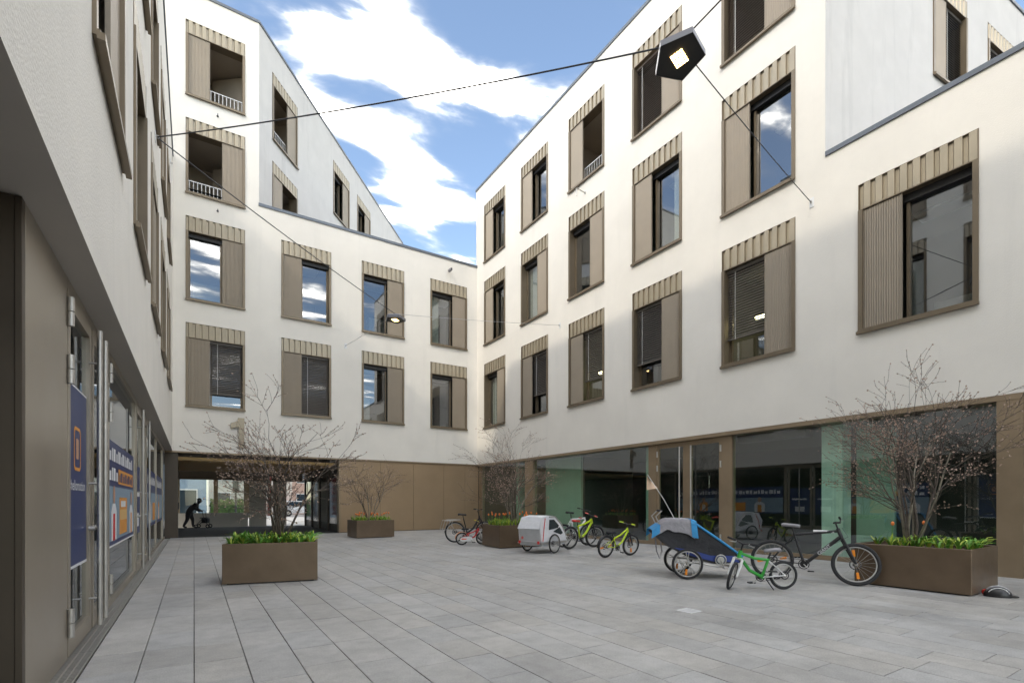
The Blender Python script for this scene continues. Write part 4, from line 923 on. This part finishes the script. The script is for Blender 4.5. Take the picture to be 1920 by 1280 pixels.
# ------------------------------------------------------------------ bicycles
def wheel(parent, c, r, tr, rimm='steel_dull', spokes=20, axis=(0,1,0), refl=None, X=None, fat=1.0):
    m = MB().torus(c, axis, r-tr, tr, 44, 8, 0.95)
    if X: m.xf(X)
    w_ = m.build('wheel', 'rubber', parent)
    m = MB().torus(c, axis, r-2*tr-0.006, 0.011, 44, 6, 1.1)
    if X: m.xf(X)
    m.build('rim', rimm, w_)
    ax = Vector(axis).normalized(); u = ax.orthogonal().normalized(); v = ax.cross(u); c_ = Vector(c); m = MB(); rr_ = r-2*tr-0.01
    for i in range(spokes):
        t = 2*math.pi*i/spokes; d = u*math.cos(t) + v*math.sin(t); s_ = ax*(0.03 if i % 2 else -0.03); t2_ = t + (0.25 if i % 4 < 2 else -0.25); d2 = u*math.cos(t2_) + v*math.sin(t2_)
        m.tube([c_+s_+d2*0.02, c_+d*rr_], 0.0018, 4, caps=False)
    m.tube([c_-ax*0.055, c_+ax*0.055], 0.018, 10)
    if X: m.xf(X)
    m.build('spokes', 'steel', w_)
    if spokes:
        m = MB(); m.torus(c_+ax*0.045, axis, min(0.075, r*0.26), 0.009, 22, 4, 0.25); m.tube([c_+ax*0.028, c_+ax*0.05], min(0.04, r*0.14), 12)
        if X: m.xf(X)
        m.build('brake_disc', 'wire', w_)
    if refl:
        for i, t in enumerate(refl):
            d = u*math.cos(t) + v*math.sin(t); s_ = d.cross(ax); p = c_ + d*rr_*0.66; m = MB()
            for k_ in (-1, 1): m._add([p-s_*.014-d*.05+ax*.012*k_, p+s_*.014-d*.05+ax*.012*k_, p+s_*.02+d*.05+ax*.012*k_, p-s_*.02+d*.05+ax*.012*k_], [(0,1,2,3)])
            if X: m.xf(X)
            m.build('wheel_reflector', 'orange_plastic', w_)
    return w_
def bicycle(A, B, r, label, fr='black_paint', fork='black_paint', seat_h=0.92, bar_h=1.0, bar_w=0.6, lean=0.0, steer=0.0, tr=0.024, style='mtb', grips='rubber', sad='black_fabric', tube=0.017, stay=None, refl=True, fender=False, stand=True, lettering_=None, rim='steel_dull', extra=None, group='bicycles parked in the courtyard', front_r=None):
    A, B = Vector((*A, 0)), Vector((*B, 0)); wb = (B-A).length; rz = math.atan2(B.y-A.y, B.x-A.x)
    root = empty('bicycle', A, 0, label, 'bicycle', group); root.rotation_euler = (lean, 0, rz)
    tube *= 1.18; fr_r = front_r or r; stay = stay or fr; k_ = wb/1.08
    ra, fa = Vector((0,0,r)), Vector((wb,0,fr_r)); bbk = Vector((0.405*wb,0,max(0.17, r*0.86)))
    HB = Vector((wb-0.175*k_,0,2*fr_r+0.07*k_)); sl = math.radians(19); up = Vector((-math.sin(sl),0,math.cos(sl))); HT = HB + up*0.13*k_
    sc_top = Vector((0.275*wb,0,min(seat_h-0.14, HT.z - (0.02 if style != 'kid' else 0.12*k_)))); sd = (sc_top - bbk).normalized(); sp = bbk + sd*((seat_h-0.05-bbk.z)/sd.z)
    m = MB()
    if style in ('mtb', 'kid'):
        if style == 'kid':
            mid = (HT*0.5 + sc_top*0.5) - Vector((0,0,0.05)); m.tube([HT-up*.03, mid, sc_top-sd*.02], tube*0.95, 8)
            mid = (HB*0.45 + bbk*0.55) - Vector((-0.03,0,0.03)); m.tube([HB+up*.02, mid, bbk], tube*1.15, 8)
        else:
            m.tube([HT-up*.03, sc_top-sd*.03], tube, 8); m.tube([HB+up*.02, bbk], tube*1.25, 8)
    else:
        m.tube([HB+up*.05, HB.lerp(bbk,.55)-Vector((0,0,.06)), bbk], tube*1.7, 8)
    m.tube([bbk, sc_top], tube*0.95, 8); m.tube([HB-up*.01, HT+up*.01], tube*1.25, 10); m.tube([bbk-Vector((0,.035,0)), bbk+Vector((0,.035,0))], 0.024, 10)
    m.build('frame', fr, root)
    m = MB()
    for s_ in (-0.06, 0.06):
        m.tube([bbk+Vector((0,s_*.5,0)), ra+Vector((0,s_,0))], 0.009, 6)
        if style != 'step': m.tube([sc_top+Vector((0,s_*.3,-.03)), ra+Vector((0,s_,0))], 0.008, 6)
    m.build('rear_stays', stay, root)
    m = MB(); m.tube([sc_top-sd*.02, sp], 0.0135, 8); m.build('seat_post', 'black_paint' if fr != 'x' else 'steel', root)
    m = MB(); L_ = 0.27*min(1, k_+.1); sx_ = sp.x-0.02; z = seat_h
    prof = [(-L_*.5,.075,0.0),(-L_*.38,.085,.012),(-L_*.1,.05,.005),(L_*.2,.024,0),(L_*.5,.018,-.01)]
    vs = []
    for (x_, w_, dz) in prof: vs += [(sx_+x_,-w_,z+dz-.025),(sx_+x_,-w_*.7,z+dz+.012),(sx_+x_,w_*.7,z+dz+.012),(sx_+x_,w_,z+dz-.025),(sx_+x_,0,z+dz-.045)]
    fs = [(4,3,2,1,0), tuple(len(vs)-5+i for i in range(5))]
    for i in range(len(prof)-1):
        for j in range(5): q = (j+1)%5; fs.append((i*5+j, i*5+q, (i+1)*5+q, (i+1)*5+j))
    m._add(vs, fs, True); m.build('saddle', sad, root)
    rf = (0.6, 0.6+math.pi) if refl else None
    wheel(root, ra, r, tr, rim, refl=rf)
    Xs = Matrix.Translation(HB) @ Matrix.Rotation(steer, 4, up) @ Matrix.Translation(-HB)
    wheel(root, fa, fr_r, tr, rim, refl=(2.2, 2.2+math.pi) if refl else None, X=Xs)
    m = MB(); cr_ = HB - up*0.02
    m.tube([cr_+Vector((0,-.06,0)), cr_+Vector((0,.06,0))], 0.018, 8)
    for s_ in (-0.06, 0.06): m.tube([cr_+Vector((0,s_,0)), cr_.lerp(fa,.5)+Vector((0,s_,0)), fa+Vector((0,s_,0))], [0.02,0.021,0.014], 8)
    m.xf(Xs).build('fork', fork, root)
    st_ = HT + up*max(0.02, (bar_h-HT.z-0.02)); bc = st_ + Vector((0.06*k_,0,0.02)); m = MB(); m.tube([HT, st_, bc], 0.015, 8)
    pts = [bc+Vector((-.05*k_,-bar_w/2,.03)), bc+Vector((-.02*k_,-bar_w*.25,.025)), bc, bc+Vector((-.02*k_,bar_w*.25,.025)), bc+Vector((-.05*k_,bar_w/2,.03))]; m.tube(pts, 0.0115, 8); m.xf(Xs); hb_ = m.build('handlebar', 'black_paint', root)
    for s_, e_ in ((0,1),(4,3)):
        d = (pts[s_]-pts[e_]).normalized(); m = MB().tube([pts[s_]-d*0.12, pts[s_]], 0.017, 8).xf(Xs); m.build('grip', grips, hb_)
        m = MB(); b0 = pts[s_]-d*.14; m.tube([b0, b0+Vector((.04,0,-.02)), b0+d*.09+Vector((.06,0,-.03))], 0.005, 5); m.xf(Xs).build('brake_lever', 'steel_dull', hb_)
    m = MB(); m.torus(bbk+Vector((0,-.05,0)), (0,1,0), 0.075*min(1,k_+.1), 0.008, 24, 5); m.tube([bbk+Vector((0,-.056,0)), bbk+Vector((0,-.044,0))], 0.055*min(1,k_+.1), 14); ck = m.build('crankset', 'black_paint', root)
    for s_, dx, dz in ((-.075, .11, -.11), (.075, -.11, .11)):
        e_ = bbk+Vector((dx*min(1,k_+.15), s_, dz*min(1,k_+.15))); MB().tube([bbk+Vector((0,s_,0)), e_], 0.009, 6).build('crank_arm', 'steel_dull', ck); MB().box((e_.x-.045,e_.y+(.01 if s_>0 else -.095),e_.z-.01),(e_.x+.045,e_.y+(.095 if s_>0 else -.01),e_.z+.01)).build('pedal', 'black_paint', ck)
    m = MB(); m.tube([bbk+Vector((0,-.05,.072)), ra+Vector((0,-.05,.036))], 0.004, 4); m.tube([bbk+Vector((0,-.05,-.072)), ra+Vector((0.03,-.05,-.06)), ra+Vector((0,-.05,-.036))], 0.004, 4); m.torus(ra+Vector((0,-.05,0)), (0,1,0), 0.034, 0.008, 16, 5); m.build('chain', 'wire', root)
    m = MB(); m.tube([HT+Vector((.05,.03,.03)), HB+Vector((.09,.03,.02)), HB.lerp(bbk,.3)+Vector((0,.025,0)), bbk.lerp(ra,.4)+Vector((0,.04,.05))], 0.003, 4); m.build('cable', 'wire', root)
    if stand: MB().tube([bbk+Vector((-.05,.03,-.03)), bbk+Vector((-.10,.14,-bbk.z+0.01))], 0.009, 6).build('kickstand', 'black_paint', root)
    if fender:
        for c_, rad_, a0, a1, X in ((ra, r+0.012, 15, 190, None),):
            m = MB(); pts = [(c_.x+rad_*math.cos(R(t)), 0, c_.z+rad_*math.sin(R(t))) for t in range(a0, a1, 10)]; vs = []
            for p in pts: vs += [(p[0],-.03,p[2]),(p[0],0,p[2]+.008),(p[0],.03,p[2])]
            m._add(vs, [(i*3+j,i*3+j+1,i*3+j+4,i*3+j+3) for i in range(len(pts)-1) for j in range(2)], True); m.build('mudguard', fender if isinstance(fender, str) else 'black_paint', root)
    if lettering_:
        d = bbk - HB; c_ = HB.lerp(bbk, .45); ang = math.atan2(-d.z, -d.x)
        for s_ in (-1, 1):
            o = obj('lettering', text_mesh(lettering_, 0.075, 'white_print'), root); o.location = c_ + Vector((0, s_*(tube*1.25+.002), 0)); o.rotation_euler = (R(90), -ang, 0) if s_ < 0 else (R(90), ang, math.pi)
    if extra: extra(root, dict(ra=ra, fa=fa, bb=bbk, HB=HB, HT=HT, sc=sc_top, sp=sp, X=Xs, bc=bc))
    return root
# black mountain bike leaning on the right planter
bicycle((8.30,4.80),(8.74,3.70), 0.335, 'black and white mountain bike leaning against the planter at the right', seat_h=0.94, bar_h=1.0, bar_w=0.62, lean=R(-7), steer=R(10), tr=0.029, sad='grey_fabric', tube=0.02, lettering_='GIANT', stand=False,
        extra=lambda r_, d: MB().tube([d['HT']-Vector((.05,0,.045)), d['sc'].lerp(d['HT'],.45)+Vector((0,0,.004))], 0.0215, 8).build('frame_stripe', 'white_paint', r_))
# green child's bike
bicycle((7.48,4.14),(6.80,4.56), 0.215, "green and white child's bike standing before the blue trailer", fr='green_paint', fork='white_paint', stay='white_paint', seat_h=0.60, bar_h=0.70, bar_w=0.46, steer=R(55), tr=0.022, style='kid', refl=False, tube=0.019, sad='grey_fabric', lean=R(2))
# lime child's bike
bicycle((8.18,8.75),(9.05,8.80), 0.265, "small lime and black child's bike with orange wheel reflectors standing alone", fr='lime_paint', seat_h=0.60, bar_h=0.78, bar_w=0.52, steer=R(-6), tr=0.027, style='kid', grips='lime_paint', tube=0.017, fender=True, lean=R(5))
# big lime bike and the white one behind it
bicycle((8.80,10.85),(9.80,10.95), 0.325, 'lime green bike with red grips right of the white trailer', fr='lime_paint', seat_h=0.80, bar_h=0.93, bar_w=0.58, steer=R(-14), tr=0.034, stay='black_paint', style='kid', grips='pink_plastic', tube=0.024, lean=R(5), refl=False, sad='red_plastic')
bicycle((9.05,11.45),(10.08,11.55), 0.335, 'white and red bike with high black saddle behind the lime green bike', fr='white_paint', seat_h=1.02, bar_h=1.08, bar_w=0.60, steer=R(-10), tr=0.024, style='mtb', tube=0.021, lean=R(4), refl=False, fender=True,
        extra=lambda r_, d: MB().tube([d['HT']-Vector((.06,0,.04)), d['sc'].lerp(d['HT'],.6)+Vector((0,0,.004))], 0.0225, 8).build('frame_band', 'red_paint', r_))
# city bike and red child's bike behind the middle planter
def rack(r_, d):
    m = MB(); z = d['ra'].z*2 + 0.06
    for s_ in (-.06,.06): m.tube([(0.18,s_,z),(-0.28,s_,z),(-0.30,s_,z-.02)], 0.007, 6); m.tube([(-0.2,s_,z),(0,s_,d['ra'].z)], 0.006, 6)
    m.build('carrier', 'steel_dull', r_)
    m = MB()
    for s_ in (-.13,.13):
        for q in range(4): m.tube([(-0.12-q*.09,s_,z-.02),(-0.20-q*.09,s_,z-.30),(-0.26-q*.06,s_,z-.34)], 0.006, 5)
        m.tube([(-0.10,s_,z-.02),(-0.40,s_,z-.02)], 0.006, 5); m.tube([(-0.20,s_,z-.3),(-0.47,s_,z-.3)], 0.006, 5)
    m.build('basket', 'steel_dull', r_)
bicycle((7.18,14.75),(8.20,14.60), 0.34, 'black city bike with wire rear basket behind the middle planter', fr='black_paint', seat_h=0.92, bar_h=1.06, bar_w=0.58, steer=R(8), tr=0.024, style='step', fender=True, refl=False, lean=R(4), extra=rack)
def casing(r_, d):
    m = MB(); m.prism([(-.08,.17),(-.02,.24),(.22,.27),(.31,.24),(.33,.15),(.25,.11),(-.02,.12)], -.068, -.052, 'y'); m.build('chain_case', 'white_paint', r_)
    m = MB(); m.prism([(-.05,.19),(0.0,.215),(.14,.20),(.12,.17),(.0,.165)], -.0725, -.069, 'y'); m.build('chain_case_print', 'pink_plastic', r_)
bicycle((6.93,13.75),(7.56,13.62), 0.195, "little red and white child's bike with white chain case left of the middle planter", fr='red_paint', fork='white_paint', stay='red_paint', seat_h=0.50, bar_h=0.72, bar_w=0.40, steer=R(0), tr=0.022, style='kid', refl=False, tube=0.018, fender='orange_plastic', grips='yellow_plastic', sad='black_fabric', lean=R(3), extra=casing)

# ------------------------------------------------------------------ white bicycle trailer
def trailer_white(A, rz):
    T = empty('bicycle_trailer', (*A, 0), rz, 'white covered bicycle trailer with dark side window beside the middle planter', 'trailer')
    hw = 0.36
    side_ = [(-.40,.30),(-.46,.66),(-.34,.92),(-.05,.97),(.22,.95),(.48,.74),(.66,.50),(.72,.30)]
    def lay(y): return [(p[0], y*(1-0.16*max(0,(p[1]-.5)/.5)), p[1]) for p in side_]
    m = MB(); l, r = lay(hw), lay(-hw); n = len(side_); m._add(l+r, [tuple(range(n)), tuple(range(2*n-1,n-1,-1))] + [(i,n+i,n+(i+1)%n,(i+1)%n) for i in range(n)]); m.build('cover', 'white_fabric', T)
    m = MB()
    a, b, c = (-.41,.33), (-.468,.655), (-.345,.925)
    m._add([(a[0]-.004,-.33,a[1]),(a[0]-.004,.33,a[1]),(b[0]-.006,.32,b[1]),(b[0]-.006,-.32,b[1])], [(0,1,2,3)]); m.build('rear_panel', 'silver_fabric', T)
    m = MB(); m._add([(b[0]-.030,-.345,b[1]-.02),(b[0]-.030,.345,b[1]-.02),(c[0]-.012,.31,c[1]+.005),(c[0]-.012,-.31,c[1]+.005),(b[0]-.005,-.345,b[1]-.03),(b[0]-.005,.345,b[1]-.03)], [(0,1,2,3),(4,5,1,0)]); m.build('rear_flap', 'white_fabric', T)
    for s_ in (-1, 1):
        def Y(z): return s_*(hw*(1-0.16*max(0,(z-.5)/.5))+.004)
        for poly, nm_ in (([(-.08,.60),(-.02,.86),(.20,.86),(.40,.70),(.34,.64)], 'side_window'), ([(.10,.55),(.42,.66),(.55,.50),(.45,.46)], 'side_window')):
            m = MB(); m._add([(p[0],Y(p[1]),p[1]) for p in poly], [tuple(range(len(poly)))]); m.build(nm_, 'mesh_window', T)
        m = MB(); m.tube([(-.36,Y(.3)*1.02,.32),(-.30,Y(.6)*1.02,.62),(-.20,Y(.9)*1.02,.90)], 0.010, 6); m.build('piping', 'red_plastic', T)
        m = MB(); m.tube([(-.02,Y(.9)*1.03,.93),(.24,Y(.93)*1.03,.94),(.50,Y(.72)*1.03,.74),(.70,Y(.4)*1.03,.42)], 0.014, 6); m.build('edge_tube', 'steel', T)
        m = MB(); m.box((-.44,s_*(hw+.01)-.012,.255),(.74,s_*(hw+.01)+.012,.285)); m.build('side_rail', 'steel', T)
        w_ = wheel(T, (0.05,s_*.44,.25), .25, .02, spokes=16)
        MB().tube([(0.05,s_*.37,.25),(0.05,s_*.47,.25)], .012, 6).build('axle', 'steel_dull', w_)
        MB().bevbox((-.475,s_*.30-.03,.26),(-.445,s_*.30+.03,.33), .005).build('rear_reflector', 'red_plastic', T)
    MB().prism([(-.42,.30),(-.36,.20),(.62,.20),(.74,.30)], -hw+.01, hw-.01, 'y').build('tub', 'silver_fabric', T)
    m = MB(); m._add([(-.428+.004,.22+.04*math.cos(t*.52),.40+.04*math.sin(t*.52)) for t in range(12)], [tuple(range(12))]); o = m.build('round_mark', 'pink_plastic', T); o.location = (-.022, 0, 0)
    MB().tube([(.70,-.25,.27),(.95,-.30,.27),(1.25,-.2,.33)], .015, 6).build('tow_bar', 'steel_dull', T)
    return T
trailer_white((7.62, 10.62), R(18))
# ------------------------------------------------------------------ blue bicycle trailer
def trailer_blue(A, rz):
    T = empty('bicycle_trailer', (*A, 0), rz, 'blue and black child trailer with grey canopy and peach flag', 'trailer')
    hw = .31
    prof = [(-.55,.78),(-.36,.96),(0.0,1.00),(.16,.93),(.55,.66),(.93,.38),(.90,.28),(.45,.26),(.05,.36),(-.25,.52)]
    m = MB(); n = len(prof); l = [(p[0], hw*(1-.10*abs(p[0])), p[1]) for p in prof]; r = [(p[0], -hw*(1-.10*abs(p[0])), p[1]) for p in prof]
    m._add(l+r, [tuple(range(n)), tuple(range(2*n-1,n-1,-1))] + [(i,n+i,n+(i+1)%n,(i+1)%n) for i in range(n)]); m.build('cabin', 'black_fabric', T)
    for s_ in (-1, 1):
        def Y(x): return s_*(hw*(1-.10*abs(x))+.008)
        m = MB(); m.tube([(.06,Y(.06),.98),(.16,Y(.16),.935),(.55,Y(.55),.665),(.93,Y(.93),.385)], .022, 6); m.build('blue_edge', 'blue_fabric', T)
        m = MB(); m._add([(p[0],Y(p[0])+s_*.002,p[1]) for p in ((-.20,.53),(.05,.40),(.45,.30),(.88,.29),(.80,.40),(.40,.40),(.05,.50))], [tuple(range(7))]); m.build('lower_side', 'navy_tub', T)
        w_ = wheel(T, (0,s_*.40,.26), .26, .021, spokes=0, refl=(2.5,)); m = MB()
        for q in range(5):
            t = q*2*math.pi/5+.3
            for o_ in (-.12,.12): m.tube([(.03*math.cos(t),s_*.40,.26+.03*math.sin(t)),(.20*math.cos(t+o_),s_*.40,.26+.20*math.sin(t+o_))], .008, 5)
        m.build('spoke_cross', 'steel_dull', w_)
        m = MB(); m.tube([(-.12,s_*.35,.30),(.2,s_*.34,.27),(.62,s_*.30,.20),(.80,s_*.28,.17)], .016, 6); m.tube([(0,s_*.38,.26),(0,s_*.30,.26)], .014, 6); m.build('chassis', 'steel', T)
        m = MB(); m.tube([(-.42,s_*.24,.90),(-.50,s_*.24,1.06),(-.40,s_*.24,1.16)], .013, 6); m.build('push_bar_arm', 'steel', T)
    MB().tube([(-.40,-.24,1.16),(-.40,.24,1.16)], .019, 8).build('push_bar', 'black_fabric', T)
    MB().tube([(.80,-.28,.17),(.84,-.1,.17),(.84,.1,.17),(.80,.28,.17)], .02, 8).build('front_bar', 'steel', T)
    # folded canopy: grey with blue hems, rumpled
    rn = random.Random(4)
    def canopy(y_in, mname, a, b, name, off):
        m = MB(); vs = []; nx, ny = 14, 20
        for i in range(nx+1):
            u = i/nx; x_ = a + (b-a)*u
            top = 1.03 + off - 0.75*max(0, -(x_+.30)) - .25*max(0, x_-.02)
            for j in range(ny+1):
                t = -1 + 2*j/ny; at = abs(t); wd = hw + .035 + off; drop = .13 + .17*max(0, (x_+.45)/.6); ug = (x_+.58)/.72
                if at < .6: y_, dz = wd*t/.6, .02*(at/.6)**3
                else: y_, dz = math.copysign(wd, t), .02 + (at-.6)/.4*drop
                fold = .014*math.sin(x_*38 + t*5) if 'grey' in mname else .008*math.sin(x_*30+t*9)
                vs.append((x_ + .12*max(0, at-.5)*(ug-.3), y_, top - dz*(1 + .06*math.sin(x_*22)) + fold*.45))
        m._add(vs, [(i*(ny+1)+j,(i+1)*(ny+1)+j,(i+1)*(ny+1)+j+1,i*(ny+1)+j+1) for i in range(nx) for j in range(ny)], True); m.build(name, mname, T)
    canopy(0, 'grey_fabric', -.50, .10, 'canopy', .0); canopy(0, 'blue_fabric', .055, .15, 'canopy_hem', .010); canopy(0, 'blue_fabric', -.57, -.44, 'canopy_hem', .009)
    m = MB(); m.torus((.56,-.335,.33), (0,1,0), .085, .012, 24, 6); m.tube([(.56,-.33,.33),(.56,-.345,.33)], .06, 16); m.tube([(.56,-.345,.33),(.62,-.345,.18)], .014, 6); m.build('stroller_wheel', 'steel_dull', T)
    fl = MB().tube([(-.12,-.1,.95),(-.34,-.1,1.36),(-.62,-.1,1.80)], .006, 6).build('flag_pole', 'white_paint', T)
    rn2 = random.Random(2); m = MB(); vs = []
    for i in range(6):
        for j in range(4):
            u, v = i/5, j/3; vs.append((-.63+.19*u*(.35+.65*v) - .05*(1-v)*u, -.1+.02*math.sin(u*5+v*2), 1.80-.17*v*1.6 + .10*u*(v-.7)))
    m._add(vs, [(i*4+j,(i+1)*4+j,(i+1)*4+j+1,i*4+j+1) for i in range(5) for j in range(3)], True); m.build('flag', 'peach_fabric', fl)
    m = MB()
    for q in range(3): m.tube([(-.50,-.2+q*.06,.75),(-.47,-.2+q*.06,.45),(-.42,-.2+q*.06,.32),(-.38,-.2+q*.06,.45),(-.40,-.2+q*.06,.62)], .004, 4)
    m.build('strap', 'grey_fabric', T); return T
trailer_blue((7.33, 5.86), R(-40))

# ------------------------------------------------------------------ helmet on the paving
hl = empty('helmet', (9.40, 2.22, 0), R(-65), 'black bicycle helmet with red patch lying beside the right planter', 'helmet')
m = MB(); m.ellipsoid((0,0,.02), (.15,.105,.125), 20, 8, -0.15); m.build('shell', 'black_paint', hl)
for i in range(5):
    m = MB(); yy = -.06+i*.03; pts = [(.135*math.cos(R(t))*math.sqrt(max(.05,1-(yy/.105)**2))*1.03, yy, .02+.128*math.sin(R(t))*math.sqrt(max(.05,1-(yy/.105)**2))*1.02) for t in range(20,165,15)]; m.tube(pts, .007, 5); m.build('rib', 'grey_fabric' if i % 2 else 'white_paint', hl)
m = MB(); m.ellipsoid((-.10,.05,.05), (.06,.055,.05), 12, 6); m.build('patch', 'red_plastic', hl)
MB().prism([(.10,-.08),(.21,-.03),(.21,.03),(.10,.08)], .012, .024, 'z').build('visor', 'black_paint', hl)
MB().tube([(-.08,.09,.01),(-.02,.16,.006),(.06,.15,.006),(.08,.09,.01)], .005, 5).build('strap', 'black_fabric', hl)
